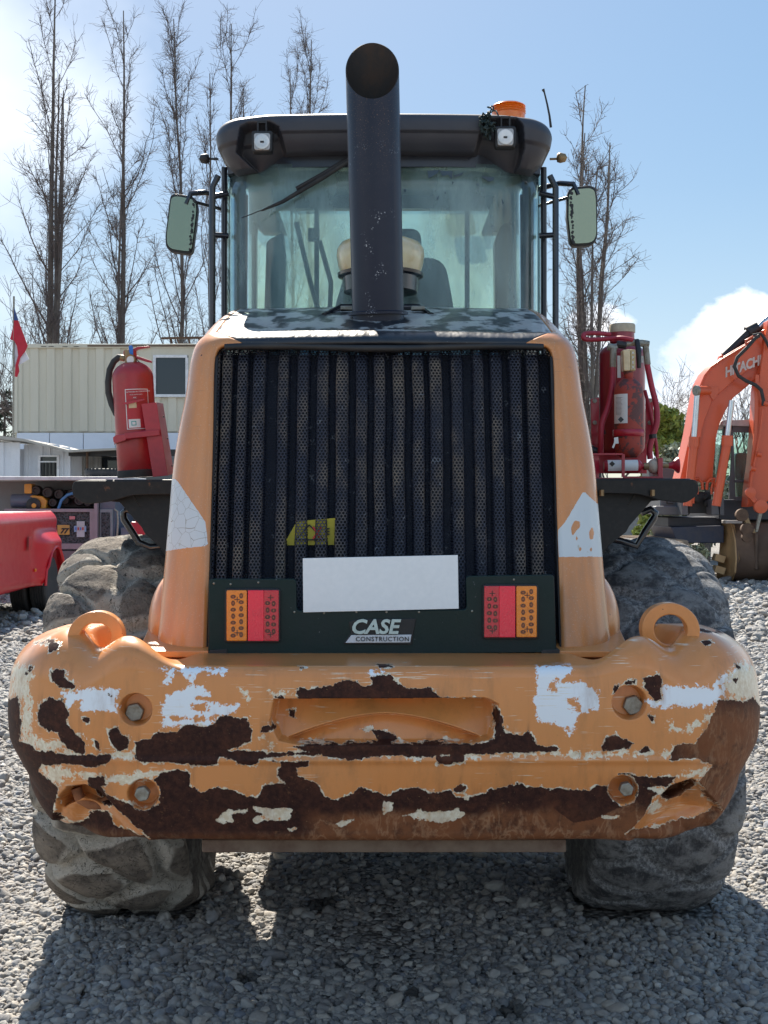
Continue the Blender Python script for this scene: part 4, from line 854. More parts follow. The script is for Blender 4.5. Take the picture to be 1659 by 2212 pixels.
    m = M(); m.tube([P(1190,275,5.3), P(1187,250,5.3), P(1182,225,5.3), P(1176,200,5.3), P(1173,193,5.3)], [.0055,.0045,.004,.0035,.007], 8); m.build('antenna', m_rubber, loader, smooth=60)
    # wiper
    m = M(); m.tube([P(760,338,5.13), P(700,374,5.13), P(640,408,5.135)], .009, 8); m.build('wiper_arm', m_blackmat, loader, smooth=60)
    m = M(); m.tube([P(752,348,5.125), P(690,388,5.125), P(610,436,5.13), P(565,455,5.135)], [.011,.011,.008,.004], 8); m.tube([P(580,448,5.13), P(522,471,5.14)], .002, 6); m.build('wiper_blade', m_rubber, loader, smooth=60)
    # peeling tint film
    m = M(); tf = conv(.3645, .3645, 777.6, 69.1)
    for q in ([(400,822),(470,818),(460,838),(405,868)], [(470,820),(550,825),(545,872),(520,845),(490,855)], [(555,850),(615,832),(600,850),(560,862)], [(715,855),(795,860),(790,880),(765,888)], [(838,985),(850,1010),(845,1025)], [(680,895),(708,908),(700,910)], [(505,945),(512,960),(500,955)], [(455,985),(470,965),(462,1000)], [(260,930),(275,935),(268,950)], [(545,885),(556,890),(548,905)]): m.slab(tf(q), 5.158+.00, .001)
    tag(m.build('tint_film', pm('old film', (.05,.09,.13), .6, bump=0), loader, smooth=0), kind='stuff')
    # inside
    M().box(-.60, .60, 5.4, 6.3, 1.72, 1.78).build('cab_floor', m_blackmat, loader)
    M().box(-.66, .66, 5.36, 5.40, 1.5, 2.25).build('cab_rear_wall', m_frame, loader, bevel=.005)
    seat = thing_part('seat', loader, (.06, 5.9, 1.8))
    m = M(); m.prism([Vector((x, 5.75, z)) for x, z in rnd([(-.20,2.1),(-.24,2.45),(-.16,2.72),(.28,2.72),(.33,2.45),(.30,2.1)], .08)], (0,.14,0)); m.build('seat_back', m_dark, seat, bevel=.03, seg=3)
    m = M(); m.prism([Vector((x, 5.78, z)) for x, z in rnd([(-.10,2.70),(-.09,2.86),(.17,2.86),(.18,2.70)], .05)], (0,.10,0)); m.build('headrest', m_dark, seat, bevel=.025, seg=3)
    m = M(); m.box(-.2,.3,5.85,6.35,2.0,2.12); m.build('seat_cushion', m_dark, seat, bevel=.03)
    m = M(); m.box(-.6,.6,6.10,6.28,1.75,2.38); m.build('dashboard', m_plastic, loader, bevel=.02)
    m = M(); m.tube([(.05, 6.1, 2.0), (.05, 6.1, 2.4)], .03, 8); m.build('steering_column', m_dark, loader, smooth=60)
    m = M(); m.tube([(.05+.19*math.cos(a_), 6.05+.08*math.sin(a_), 2.44+.16*math.sin(a_)) for a_ in np.linspace(0, 2*math.pi, 33)[:-1]], .015, 8, closed=True); m.build('steering_wheel', m_dark, loader, smooth=60)
    M().box(-.66,.66,6.30,6.36,3.07,3.15).build('front_header', m_frame, loader); M().box(-.66,.66,6.30,6.36,2.30,2.40).build('windscreen_sill', m_frame, loader)
    for x in (-.34, .42): M().box(x-.012, x+.012, 6.31, 6.33, 2.40, 3.07).build('windscreen_bar', m_frame, loader)
    M().box(-.64, .64, 6.335, 6.339, 2.40, 3.07).build('windscreen', m_glassf, loader)
    m = M(); m.slab(rnd([(960,462),(1020,458),(1030,505),(968,510)], 10), 6.5, .03); m.build('interior_mirror', m_plastic, loader, bevel=.005)
    for q in ([(690,520),(715,610),(712,680)], [(640,480),(668,600),(690,680)]): m = M(); m.tube([P(a, b, 6.1) for a, b in q], .012, 6); m.build('lever', m_dark, loader, smooth=60)
    m = M(); m.slab([(665,492),(690,492),(690,520),(665,520)], 6.2, .03); m.build('monitor', m_blackmat, loader, bevel=.004)
    m = M(); m.slab(rnd([(575,520),(612,500),(618,560),(614,690),(570,690)], 10), 6.0, .08); m.build('side_console', m_frame, loader, bevel=.02)
    m = M(); m.slab(rnd([(1068,520),(1085,480),(1108,480),(1120,690),(1070,690)], 10), 6.0, .1); m.build('door_post_trim', m_frame, loader, bevel=.02)
cab()
# engine bay and chassis that block the view under the hood
m = M(); m.box(-.60,.60,4.12,6.4,.75,1.95); m.build('engine_block', m_dark, loader)
m = M(); m.box(-.30,.30,3.9,8.4,.62,.98); m.build('rear_chassis', m_blackmat, loader, bevel=.02)
m = M(); m.lathe([(.13,-.62),(.15,-.4),(.19,-.2),(.26,-.12),(.28,0),(.26,.12),(.19,.2),(.15,.4),(.13,.62)], (0,5.12,.70), (1,0,0), 28); m.build('rear_axle', m_blackmat, loader, smooth=60)
m = M(); m.box(-.5,.5,6.4,8.8,.6,1.6); m.build('front_frame', m_orange_in, loader, bevel=.03)
# ---- tyres
AXD = 5.12
def tyre(cx, seed, relief, shear):
    nth, nph = 640, 118; th = np.linspace(0, 2*math.pi, nth, endpoint=False)[:,None]; ph = np.linspace(R(-38), R(218), nph)[None]
    e = 2/3.1; cp, sp = np.cos(ph), np.sin(ph)
    xl = .282*np.sign(cp)*np.abs(cp)**e; rr = .525+.213*np.sign(sp)*np.abs(sp)**e
    r_ = np.random.default_rng(seed); R0 = .738
    cols = [-.25,-.085,.085,.25]; seeds = []; nper = 15
    for ci, c in enumerate(cols):
        for k in range(nper): seeds.append((c+r_.normal(0,.014), (k+.5*(ci % 2)+r_.normal(0,.09))*2*math.pi/nper*R0))
    seeds = np.array(seeds); arc = th*R0+0*xl; xx = xl+0*th; u0 = xx+.35*0*arc
    wx = xx+.025*vnoise(xx*9, arc*7, seed=seed, oct=3); wa = arc+shear*xx+.03*vnoise(xx*8+5, arc*8, seed=seed+1, oct=3)
    d = []
    per = 2*math.pi*R0
    for sx, sa in seeds:
        da = (wa-sa-shear*sx+per/2) % per-per/2; d.append(np.hypot((wx-sx)/1.18, da/.88))
    d = np.sort(np.array(d), 0)[:2]; e1 = d[1]-d[0]
    blk = sm(.006, .050, e1)**.55; cgr = sm(.012, .085, e1)
    tread = sm(.25, .62, sp)+0*th; side = sm(.6, .2, sp)+0*th
    h = relief*blk*tread+relief*.28*tread*np.sqrt(np.clip(1-(d[0]/.10)**2, 0, 1))+.006*vnoise(xx*14, arc*14, seed=seed+2, oct=4)*tread-relief*.6
    h = h+.010*vnoise(xx*5, arc*4, seed=seed+4, oct=2)-.010*tread*sm(.66,.74,vnoise(xx*26, arc*9, seed=seed+5, oct=3))
    # sidewall ribs
    h = h+side*.004*np.sin(rr*160)
    nxr = sp; rad = rr+h*np.maximum(sp, 0); x = cx+xl+h*cp
    bulge = np.clip(-(0), 0, 1)
    ang = th; Y = AXD+rad*np.sin(ang); Z = .700+rad*np.cos(ang)
    low = Z < .0; sq = np.clip(.06-Z, 0, 1); x = x+np.sign(cp)*sq*.5*np.abs(cp); Z = np.maximum(Z, -.012+.004*vnoise(x*9, Y*9, seed=2))
    V = np.stack([x+0*Z, Y+0*x, Z+0*x], -1).reshape(-1, 3)
    t = NT('muddy worn tyre'); b = t.attr('blk'); n1 = t.noise(10, 7, .72); n2 = t.noise(55, 6, .75); n3 = t.noise(3, 4, .6); nst = t.noise(1, 6, .7, t.mapping((40,14,14)))
    if relief > .03:
        top = t.mix(t.ramp(n1, .32, .68), (.10,.085,.076), (.30,.255,.21)); gr = t.mix(t.ramp(n2, .3, .7), (.40,.365,.31), (.60,.555,.49)); c = t.mix(t.ramp(t.mth('ADD', b, t.mth('MULTIPLY', t.mth('SUBTRACT', n1, .5), .7)), .35, .70), gr, top); c = t.mix(t.ramp(n2, .58, .64), c, (.05,.042,.038)); nck = t.mth('ABSOLUTE', t.mth('SUBTRACT', t.noise(13, 7, .65, None, .8), .5)); c = t.mix(t.mth('MULTIPLY', t.ramp(nck, .014, .002), t.ramp(n3, .4, .55)), c, (.03,.025,.02)); c = t.mix(t.mth('MULTIPLY', t.ramp(n3, .5, .7), .35), c, (.30,.26,.21))
    else:
        top = t.mix(t.ramp(n1, .40, .62), (.075,.075,.08), (.30,.295,.29)); gr = t.mix(t.ramp(n2, .4, .65), (.12,.12,.125), (.42,.42,.42)); c = t.mix(t.ramp(b, .3, .8), gr, top); c = t.mix(t.mth('MULTIPLY', t.ramp(nst, .52, .62), .55), c, (.26,.25,.25)); c = t.mix(t.ramp(n2, .60, .67), c, (.015,.015,.017))
    c = t.mix(t.mth('MULTIPLY', t.attr('side'), .8), c, t.mix(t.ramp(nst, .45, .65), (.07,.07,.07), (.15,.15,.145)))
    t.set(color=c, rough=.88, spec=.25); t.bump(t.mth('ADD', n2, t.mth('MULTIPLY', n1, 1.8)), 1.0, .013)
    wl = thing_part('wheel', loader, (cx, AXD, .70)); 
    npmesh('tyre', V, gridf(nth, nph, True), t.m, wl, dict(blk=cgr, side=side))
    m = M()
    for s in (-1, 1): m.lathe([(.36, s*.20),(.33,s*.19),(.31,s*.05),(.12,s*.02),(0,s*.02)], (cx, AXD, .70), (1,0,0), 40)
    m.build('rim', m_orange_in, wl, smooth=50)
tyre(-.992, 21, .040, .5); tyre(1.030, 33, .018, -.35)
for w_ in [o for o in list(COL.objects) if o.parent == loader and o.name.startswith('wheel')]:
    w2 = w_.copy(); COL.objects.link(w2); w2.parent = loader; w2.location = w_.location+Vector((0, 2.95, 0))
    for ch in list(w_.children):
        c2_ = ch.copy(); COL.objects.link(c2_); c2_.parent = w2
M().lathe([(.13,-.7),(.15,-.4),(.20,-.2),(.28,0),(.20,.2),(.15,.4),(.13,.7)], (0,8.07,.70), (1,0,0), 24).build('front_axle', m_blackmat, loader, smooth=60)
M().box(-.62, .62, 5.5, 8.9, .42, .64).build('underbody_light_block', m_blackmat, loader, bevel=.03)  # unseen filler box, added to block light under the machine
# ---- fenders
def fender(s):
    fd = thing_part('fender', loader, (s*.85, 4.6, 1.66))
    xo = 1.085 if s < 0 else 1.095; z0 = 1.672 if s < 0 else 1.676
    # top shelf with a rolled edge
    prof = []
    outl = rnd([(s*.60, 4.40), (s*xo, 4.42), (s*xo, 5.42), (s*.60, 5.42)], .05, 4)
    m = M(); m.prism([Vector((x, y, z0)) for x, y in outl], (0,0,-.010)); m.build('fender_top', m_fender, fd, bevel=.003)
    m = M(); m.prism([Vector((x, 4.405, z)) for x, z in rnd([(s*.60,z0-.004),(s*(xo+.012),z0-.004),(s*(xo+.016),z0-.055),(s*(xo-.03),z0-.088),(s*(xo-.12),z0-.078),(s*(xo-.20),z0-.055),(s*.60,z0-.050)], .02, 3)], (0,.012,0)); m.build('fender_lip', m_fender, fd, bevel=.003)
    # sloping rear skin going down to the frame
    pts = [(s*(xo-.02), z0-.07), (s*(xo-.14), z0-.08), (s*(xo-.22), z0-.17), (s*(xo-.23), z0-.19), (s*.80, z0-.24), (s*.72, z0-.36), (s*.655, z0-.46), (s*.60, z0-.46), (s*.60, z0-.03), (s*(xo-.02), z0-.03)]
    m = M(); m.prism([Vector((x, 4.47-(z0-z)*.05, z)) for x, z in pts], (0,.010,0)); m.build('fender_skin', m_fender, fd, bevel=.002)
    pts = [(s*(xo-.02), z0-.05), (s*.86, z0-.05), (s*.60, z0-.44), (s*.60, z0-.05)]
    m = M(); m.prism([Vector((s*.62, 4.5, z0-.46)), Vector((s*.90, 4.46, z0-.05)), Vector((s*.905, 5.4, z0-.05)), Vector((s*.63, 5.4, z0-.46))], (s*.01,0,.008)); m.build('fender_wall', m_fender, fd)
    if s < 0: q = [(362,1178),(325,1182),(300,1172),(268,1122),(266,1108),(275,1100),(300,1112),(330,1130)]
    else: q = [(1290,1160),(1340,1168),(1375,1180),(1392,1150),(1412,1120),(1416,1108),(1405,1100),(1385,1108)]
    m = M(); m.tube([P(a, b, 4.62) for a, b in q], .013, 10); m.build('grab_handle', m_black, fd, smooth=60)
    for x in ((1300,1410) if s > 0 else ()): M().prism([P(x+math.cos(a_)*5, 1058, 4.39)+Vector((0,math.sin(a_)*.01,0)) for a_ in np.linspace(0, 6.28, 7)[:-1]], (0,0,-.022)).build('fender_bolt', m_brass, fd)
fender(-1); fender(1)
# ================================================================== fire extinguisher on the left fender
def extinguisher():
    D = 4.78; b0, b1 = P(*c2([(1150, 1568)])[0], D), P(*c2([(1100, 700)])[0], D); ax = (b1-b0).normalized(); side = Vector((1,0,0)); side = (side-ax*side.dot(ax)).normalized(); back = ax.cross(side)
    if back.y < 0: back = -back
    base = b0; ex_ = thing('fire_extinguisher', base, 'tall red fire extinguisher with black hose leaning on the left fender', 'fire extinguisher')
    L = (b1-b0).length; r = .0775
    pr = [(.0,0),(r-.006,0),(r,.006),(r,.12),(r,L-.02)]+[(r*math.cos(a), L-.02+.062*math.sin(a)) for a in np.linspace(.15, 1.35, 9)]+[(.020, L+.05),(.019, L+.085),(0, L+.085)]
    M().lathe(pr, base, ax, 48).build('cylinder', m_red, ex_, smooth=50)
    M().lathe([(r+.0015,0),(r+.002,.004),(r+.002,.024),(r+.0005,.026)], base, ax, 48).build('base_ring', m_rubber, ex_)
    def q(x, y, d=0): return P(*c2([(x, y)])[0], D+d)
    m = M(); m.tube([q(1078,640), q(1072,560), q(1068,515)], [.017,.021,.019], 14); m.build('valve', m_brass, ex_, smooth=50)
    m = M(); m.lathe([(.021,-.02),(.021,.012),(.019,.016),(.014,.014),(0,.013)], q(1083,597,-.02), (0,-1,0), 24); m.build('pressure_gauge', m_brass, ex_)
    m = M(); m.lathe([(.015,0),(0,.001)], q(1083,597,-.0345), (0,-1,0), 20); m.build('gauge_face', m_label, ex_)
    m = M(); m.prism([q(1025,560,-.012), q(1022,525,-.012), q(1060,508,-.012), q(1095,510,-.012), q(1135,488,-.012), q(1235,480,-.012), q(1242,488,-.012), q(1140,508,-.012), q(1100,540,-.012), q(1060,545,-.012)], (0,.024,0)); m.build('carry_handle', m_redb, ex_, bevel=.002)
    m = M(); m.prism([q(1100,556,-.010), q(1120,556,-.010), q(1255,604,-.010), q(1258,620,-.010), q(1215,612,-.010), q(1110,580,-.010)], (0,.02,0)); m.build('lever', m_redb, ex_, bevel=.002)
    m = M(); m.prism([q(1066,482,-.022), q(1090,472,-.022), q(1103,490,-.022), q(1104,556,-.022), q(1080,554,-.022), q(1070,530,-.022)], (0,.006,0)); m.build('seal_tag', m_blue, ex_, bevel=.002)
    m = M(); m.tube([q(1110,560,-.02), q(1150,610,-.02), q(1200,655,-.02)], .0016, 5); m.build('seal_cord', m_ink, ex_)
    m = M(); m.tube([q(1020,580), q(985,575), q(945,610), q(910,680), q(897,780), q(900,870), q(925,960), q(965,1045,-.01), q(1000,1100,-.01)], [.010]+[.0125]*7+[.008], 12); m.build('hose', m_rubber, ex_, smooth=60)
    m = M(); m.tube([q(1035,585), q(1000,578)], .012, 12); m.build('hose_fitting', m_brass, ex_)
    # label wrapped on the front of the cylinder
    def wrap(x0, x1, h0, h1, lift):   # x in metres across, h along the axis
        n = 12; vs = []
        for i in range(n+1):
            a = math.asin(max(-.98, min(.98, (x0+(x1-x0)*i/n)/r)))
            for h in (h0, h1): vs.append(base+ax*h+side*math.sin(a)*(r+lift)-back*math.cos(a)*(r+lift))
        m = M(); m.add(vs, [(2*i, 2*i+2, 2*i+3, 2*i+1) for i in range(n)]); return m
    lb = wrap(-.018, .062, .178, .330, .0008).build('label', m_label, ex_, smooth=60)
    wrap(-.015, .060, .181, .327, .0012).build('label_field', m_labelred, ex_, smooth=60)
    wrap(-.010, .032, .184, .216, .0016).build('inspection_sticker', m_label, ex_, smooth=60)
    wrap(.000, .018, .192, .209, .0020).build('sticker_mark', m_teal, ex_, smooth=60); wrap(.003, .015, .195, .206, .0024).build('sticker_mark', m_label, ex_, smooth=60)
    wrap(-.006, .022, .258, .280, .0016).build('wax_seal', m_cream, ex_, smooth=60)
    for k, (txt, s, h) in enumerate((('EXTINTOR MULTIPROPOSITO', .0066, .316), ('POLVO QUIMICO SECO', .0045, .306), ('ABC', .007, .294))):
        text(txt, 'label_text', m_label, ex_, base+ax*h-back*(r+.0045)+side*(-.012+.012*k), s, side, ax, .0003)
    # folded steel bracket
    m = M(); A, B, C, E = q(1172,962,-.09), q(1298,948,-.10), q(1392,1556,-.10), q(1268,1568,-.09); m.prism([A, B, C, E], (0,.003,0)); m.build('bracket_front', m_redb, ex_, bevel=.002)
    A2, B2 = q(1352,958,.05), q(1443,1540,.05); m = M(); m.add([B, A2, B2, C, B+Vector((0,.004,0)), A2+Vector((0,.004,0)), B2+Vector((0,.004,0)), C+Vector((0,.004,0))], [(0,1,2,3),(7,6,5,4),(0,4,5,1),(1,5,6,2),(2,6,7,3),(3,7,4,0)]); m.build('bracket_side', m_redb, ex_, bevel=.0015)
    for a, b in ((1328,1060),(1358,1068),(1360,1255),(1390,1250),(1398,1480),(1428,1476)): M().sphere(q(a, b, -.035), .003, 8, 6).build('rivet', m_ink, ex_)
    m = M(); n = 16
    for h0, h1 in ((.140,.166),): 
        vs = []
        for i in range(n+1):
            a = -1.45+2.6*i/n
            for h in (h0, h1): vs.append(base+ax*(h+.012*math.sin(a))+side*math.sin(a)*(r+.004)-back*math.cos(a)*(r+.004))
        m.add(vs, [(2*i, 2*i+2, 2*i+3, 2*i+1) for i in range(n)])
    o = m.build('strap', m_redb, ex_, smooth=60); s_ = o.modifiers.new('s', 'SOLIDIFY'); s_.thickness = .003; s_.offset = 1
    m = M(); m.prism([q(935,1240,-.06), q(960,1218,-.07), q(1040,1212,-.10), q(1045,1262,-.10), q(965,1286,-.07), q(940,1280,-.06)], (0,.012,0)); m.build('strap_latch', m_redb, ex_, bevel=.003)
    m = M(); m.prism([q(1030,1205,-.105), q(1322,1175,-.11), q(1328,1222,-.11), q(1040,1252,-.105)], (0,.004,0)); m.build('strap_plate', m_redb, ex_, bevel=.002)
    m = M(); m.prism([q(1015,965,-.09), q(1030,950,-.09), q(1195,918,-.09), q(1198,930,-.09), q(1060,965,-.09)], (0,.004,0)); m.build('bracket_tab', m_redb, ex_)
extinguisher()
# ================================================================== fire suppression set on the right fender
def suppression():
    D = 4.86
    def q(x, y, d=0): return P(*c4([(x, y)])[0], D+d)
    base = q(475, 1085, .1); t_ = thing('fire_suppression_unit', base, 'dark red fire suppression tank with small rusty cylinder on the right fender', 'fire suppression unit')
    m_tank = pm('tank dark red', (.25,.012,.03), .32, dirt=(.12,.02,.03), amt=.4, coat=.3, bump=.05)
    top, bot = q(475, 235, .12), q(475, 1085, .12); L = top.z-bot.z; r = 175*.2812/F*(D+.12)
    M().lathe([(0,0),(r*.9,0),(r,.02),(r,L-.05)]+[(r*math.cos(a), L-.05+.05*math.sin(a)) for a in np.linspace(.1, 1.1, 7)]+[(r*.54, L),(r*.54, L+.055),(0, L+.055)], bot, n=48).build('tank', m_tank, t_, smooth=50)
    m = M(); m.lathe([(0,0),(r*.56,0),(r*.56,.028),(r*.53,.034),(0,.034)], q(478,160,.12), n=36); m.build('tank_cap', pm('cap', (.50,.42,.3), .5, .3, amt=.6), t_)
    tr = NT('peeling cylinder red'); n1 = tr.noise(22, 6, .7); n2 = tr.noise(5, 4, .6); tr.set(color=tr.mix(tr.ramp(tr.mth('ADD', n1, tr.mth('MULTIPLY', tr.mth('SUBTRACT', n2, .5), .4)), .49, .51), (.33,.045,.03), (.105,.04,.04)), rough=.6); tr.bump(n1, .3, .004)
    c0, r2 = q(525, 1118, -.10), 109*.2812/F*(D-.1); h = q(525,490,-.10).z-c0.z
    M().lathe([(0,-.0),(r2*.6,0),(r2*.92,.02),(r2,.05),(r2,h-.065)]+[(r2*math.cos(a), h-.065+.058*math.sin(a)) for a in np.linspace(.1, 1.3, 8)]+[(.018,h+.0),(.018,h+.03),(0,h+.03)], c0, n=40).build('nitrogen_cylinder', tr.m, t_, smooth=50)
    m = M(); m.prism([q(482,290,-.13), q(540,284,-.13), q(540,450,-.13), q(490,452,-.13)], (0,.05,0)); m.build('valve_block', m_cream, t_, bevel=.004)
    m = M(); m.prism([q(540,286,-.128), q(580,290,-.128), q(580,450,-.128), q(540,450,-.128)], (0,.05,0)); m.build('valve_plate', pm('pale brass', (.55,.43,.22), .5), t_, bevel=.003)
    for i, ch in enumerate('AFEX'): text(ch, 'plate_letter', m_label, t_, q(560, 322+i*37, -.131), .0135, depth=.0008, align='CENTER', offset=.0004)
    m = M(); m.tube([q(590,215,-.06), q(603,300,-.08), q(606,430,-.08)], [.009,.011,.008], 10); m.build('solenoid', m_dark, t_, smooth=60)
    m = M(); m.tube([q(400,268,-.04), q(470,252,-.04), q(560,240,-.04), q(650,232,-.04)], .010, 12); m.build('pipe', m_steel, t_, smooth=60)
    for a, b, c_, d in ((380,420,245,300), (450,490,225,280), (560,604,210,262), (625,668,218,268)): m = M(); m.lathe([(.0,-.018),(.014,-.018),(.015,0),(.014,.018),(0,.018)], q((a+b)/2,(c_+d)/2,-.04), (1,0,-.15), 10); m.build('pipe_fitting', m_steel if a != 450 else m_blackmat, t_)
    hm = pm('hose red', (.36,.02,.045), .5, amt=.4, dirt=(.2,.04,.05))
    def hose(pts, r=.0115): 
        P_ = [q(*p) for p in pts]; out = []
        for i in range(len(P_)-1):
            p0, p1, p2, p3 = P_[max(i-1,0)], P_[i], P_[i+1], P_[min(i+2, len(P_)-1)]
            for k in range(6):
                f = k/6; out.append(.5*((2*p1)+(-p0+p2)*f+(2*p0-5*p1+4*p2-p3)*f*f+(-p0+3*p1-3*p2+p3)*f**3))
        m = M(); m.tube(out+[P_[-1]], r, 10); m.build('hose', hm, t_, smooth=60); return out
    o1 = hose([(405,420,-.05),(400,560,-.06),(370,720,-.07),(322,850,-.08),(314,950,-.08),(312,1085,-.06)])
    o2 = hose([(668,400,-.04),(700,560,-.04),(738,720,-.04),(742,850,-.05),(708,960,-.05),(688,1050,-.05),(692,1130,-.05)])
    hose([(565,218,-.05),(480,200,-.03),(390,205,0),(250,212,.02),(190,208,.02),(178,188,.02),(190,168,.03),(260,162,.04),(385,172,.06)], .009)
    hose([(650,600,-.0),(690,760,-.0),(735,1000,-.0),(745,1120,-.0)], .007)
    m = M(); m.tube([q(408,280,-.05), q(406,425,-.05)], .0125, 8); m.build('hose_end', m_steel, t_); m = M(); m.tube([q(655,250,-.04), q(672,405,-.04)], .0125, 8); m.build('hose_end', m_steel, t_)
    for a, b in ((320,925),(712,955)): m = M(); m.tube([q(a-2,b-16,-.055), q(a+2,b+16,-.055)], .0145, 10); m.build('cable_tie', m_dark, t_)
    m = M(); m.prism([q(236,668,.02), q(300,655,.02), q(302,1020,.02), q(240,1020,.02)], (0,.004,0)); m.build('bracket_plate', m_redb, t_, bevel=.002)
    m = M(); m.prism([q(655,660,.02), q(715,665,.02), q(722,1010,.02), q(655,1018,.02)], (0,.004,0)); m.build('bracket_plate', m_redb, t_, bevel=.002)
    m = M(); m.prism([q(255,1000,.1), q(665,1000,.1), q(665,1240,.1), q(255,1240,.1)], (0,.01,0)); m.build('back_plate', m_redb, t_)
    for a, b in ((265,682),(265,850),(688,680),(688,850)): m = M(); m.lathe([(.009,0),(.009,.005),(0,.006)], q(a, b, .018), (0,-1,0), 6); m.build('bracket_bolt', m_steel, t_)
    m = M(); n = 18; vs = []
    for i in range(n+1):
        a = -1.6+3.2*i/n
        for hh in (905, 958): z = q(525, hh, -.1).z; vs.append(Vector((c0.x+math.sin(a)*(r2+.003)*1.04, c0.y-math.cos(a)*(r2+.003), z)))
    m.add(vs, [(2*i, 2*i+2, 2*i+3, 2*i+1) for i in range(n)]); o = m.build('cylinder_band', m_redb, t_, smooth=60); s_ = o.modifiers.new('s', 'SOLIDIFY'); s_.thickness = .003; s_.offset = 1
    def wrapc(c, r_, a0, a1, z0, z1, mat, name):
        vs = [Vector((c.x+math.sin(a)*(r_+.001), c.y-math.cos(a)*(r_+.001), z)) for a in np.linspace(a0, a1, 10) for z in (z0, z1)]; m = M(); m.add(vs, [(2*i, 2*i+2, 2*i+3, 2*i+1) for i in range(9)]); return m.build(name, mat, t_, smooth=60)
    wrapc(c0, r2, -1.5, -.25, q(0,860,-.1).z, q(0,636,-.1).z, m_label, 'cylinder_label')
    m = M(); m.prism([q(466,802,-.17), q(490,826,-.17), q(466,850,-.17), q(444,826,-.17)], (0,.001,0)); m.build('hazard_diamond', m_dark, t_)
    m = M()
    for k in range(15): 
        y = 655+k*9.5; m.prism([q(428,y,-.168), q(428+random.Random(k).uniform(35,60),y,-.168), q(470,y+2.5,-.168), q(428,y+2.5,-.168)], (0,.0005,0))
    o = m.build('label_print', m_ink, t_, smooth=0); tag(o, kind='stuff')
    m = M(); m.prism([q(415,965,-.17), q(445,960,-.17), q(450,1010,-.17), q(425,1012,-.17), q(412,1048,-.17), q(398,1040,-.17), q(415,1000,-.17)], (0,.001,0)); m.build('torn_label', m_label, t_)
    # actuator bottle lying in its frame
    A, B = q(335,1188,-.15), q(632,1184,-.15); m = M(); rr = .026; Lb = (B-A).length
    m.lathe([(0,0),(rr*.7,0),(rr,.012),(rr,Lb-.02)]+[(rr*math.cos(a), Lb-.02+.02*math.sin(a)) for a in np.linspace(.2,1.2,5)]+[(.010,Lb+.003),(.010,Lb+.02),(0,Lb+.02)], A, (B-A), 32); m.build('actuator_bottle', m_redb, t_, smooth=50)
    m = M(); vs = [A+(B-A)*f+Vector((0,-math.cos(a)*(rr+.0008), math.sin(a)*(rr+.0008))) for a in np.linspace(-.7, 1.1, 9) for f in (.08,.86)]; m.add(vs, [(2*i, 2*i+2, 2*i+3, 2*i+1) for i in range(8)]); m.build('bottle_label', m_label, t_, smooth=60)
    m = M(); m.prism([q(400,1145,-.1785), q(422,1166,-.1785), q(400,1188,-.1785), q(378,1166,-.1785)], (0,.0008,0)); m.build('hazard_diamond', m_dark, t_)
    m = M(); m.sphere(q(722,1186,-.15), .026, 20, 14, (1.0,.9,1.1)); m.build('actuator_head', pm('chalky cap', (.52,.46,.38), .8, amt=.8, dirt=(.2,.1,.06), sc=60, bump=.5), t_, smooth=80)
    M().tube([q(640,1186,-.15), q(690,1186,-.15)], .014, 10).build('coupling', m_brass, t_); M().tube([q(780,1180,-.12), q(835,1178,-.12)], .0095, 10).build('plunger_stem', m_brass, t_)
    m = M(); m.lathe([(.010,0),(.014,.012),(.018,.02),(.030,.032),(.031,.038),(0,.040)], q(832,1180,-.12), (1,0,.05), 24); m.build('push_knob', m_redb, t_, smooth=50)
    fm = M()
    fm.bar(q(240,1092,-.20), q(480,1092,-.20), .012, .007); fm.bar(q(484,1092,-.20), q(484,1268,-.20), .012, .007, up=(0,1,0)); fm.bar(q(484,1270,-.20), q(790,1270,-.20), .012, .007)
    fm.build('guard_strap', m_redb, t_, bevel=.001)
    m = M(); m.prism([q(246,1092,-.2), q(300,1092,-.16), q(300,1274,-.16), q(246,1274,-.2)], (0,.05,0)); m.build('guard_side', m_redb, t_, bevel=.002)
    m = M(); m.prism([q(752,1122,-.18), q(790,1118,-.18), q(790,1272,-.18), q(752,1272,-.18)], (0,.09,0)); m.build('guard_side', m_redb, t_, bevel=.002)
    m = M(); m.prism([q(215,1275,-.2), q(790,1275,-.2), q(790,1272,.1), q(215,1272,.1)], (0,0,-.004)); m.build('base_strap', m_redb, t_)
    m = M(); m.tube([q(195,1055,-.05), q(240,1060,-.05), q(290,1070,-.05)], [.014,.018,.012], 10); m.build('swivel', m_dark, t_, smooth=60)
    M().prism([q(440,335,-.06), q(462,335,-.06), q(466,505,-.06), q(440,505,-.06)], (0,.001,0)).build('tank_label', m_label, t_); M().prism([q(600,335,.0), q(642,338,.0), q(642,390,.0), q(600,390,.0)], (0,.001,0)).build('tank_label', m_label, t_)
suppression()
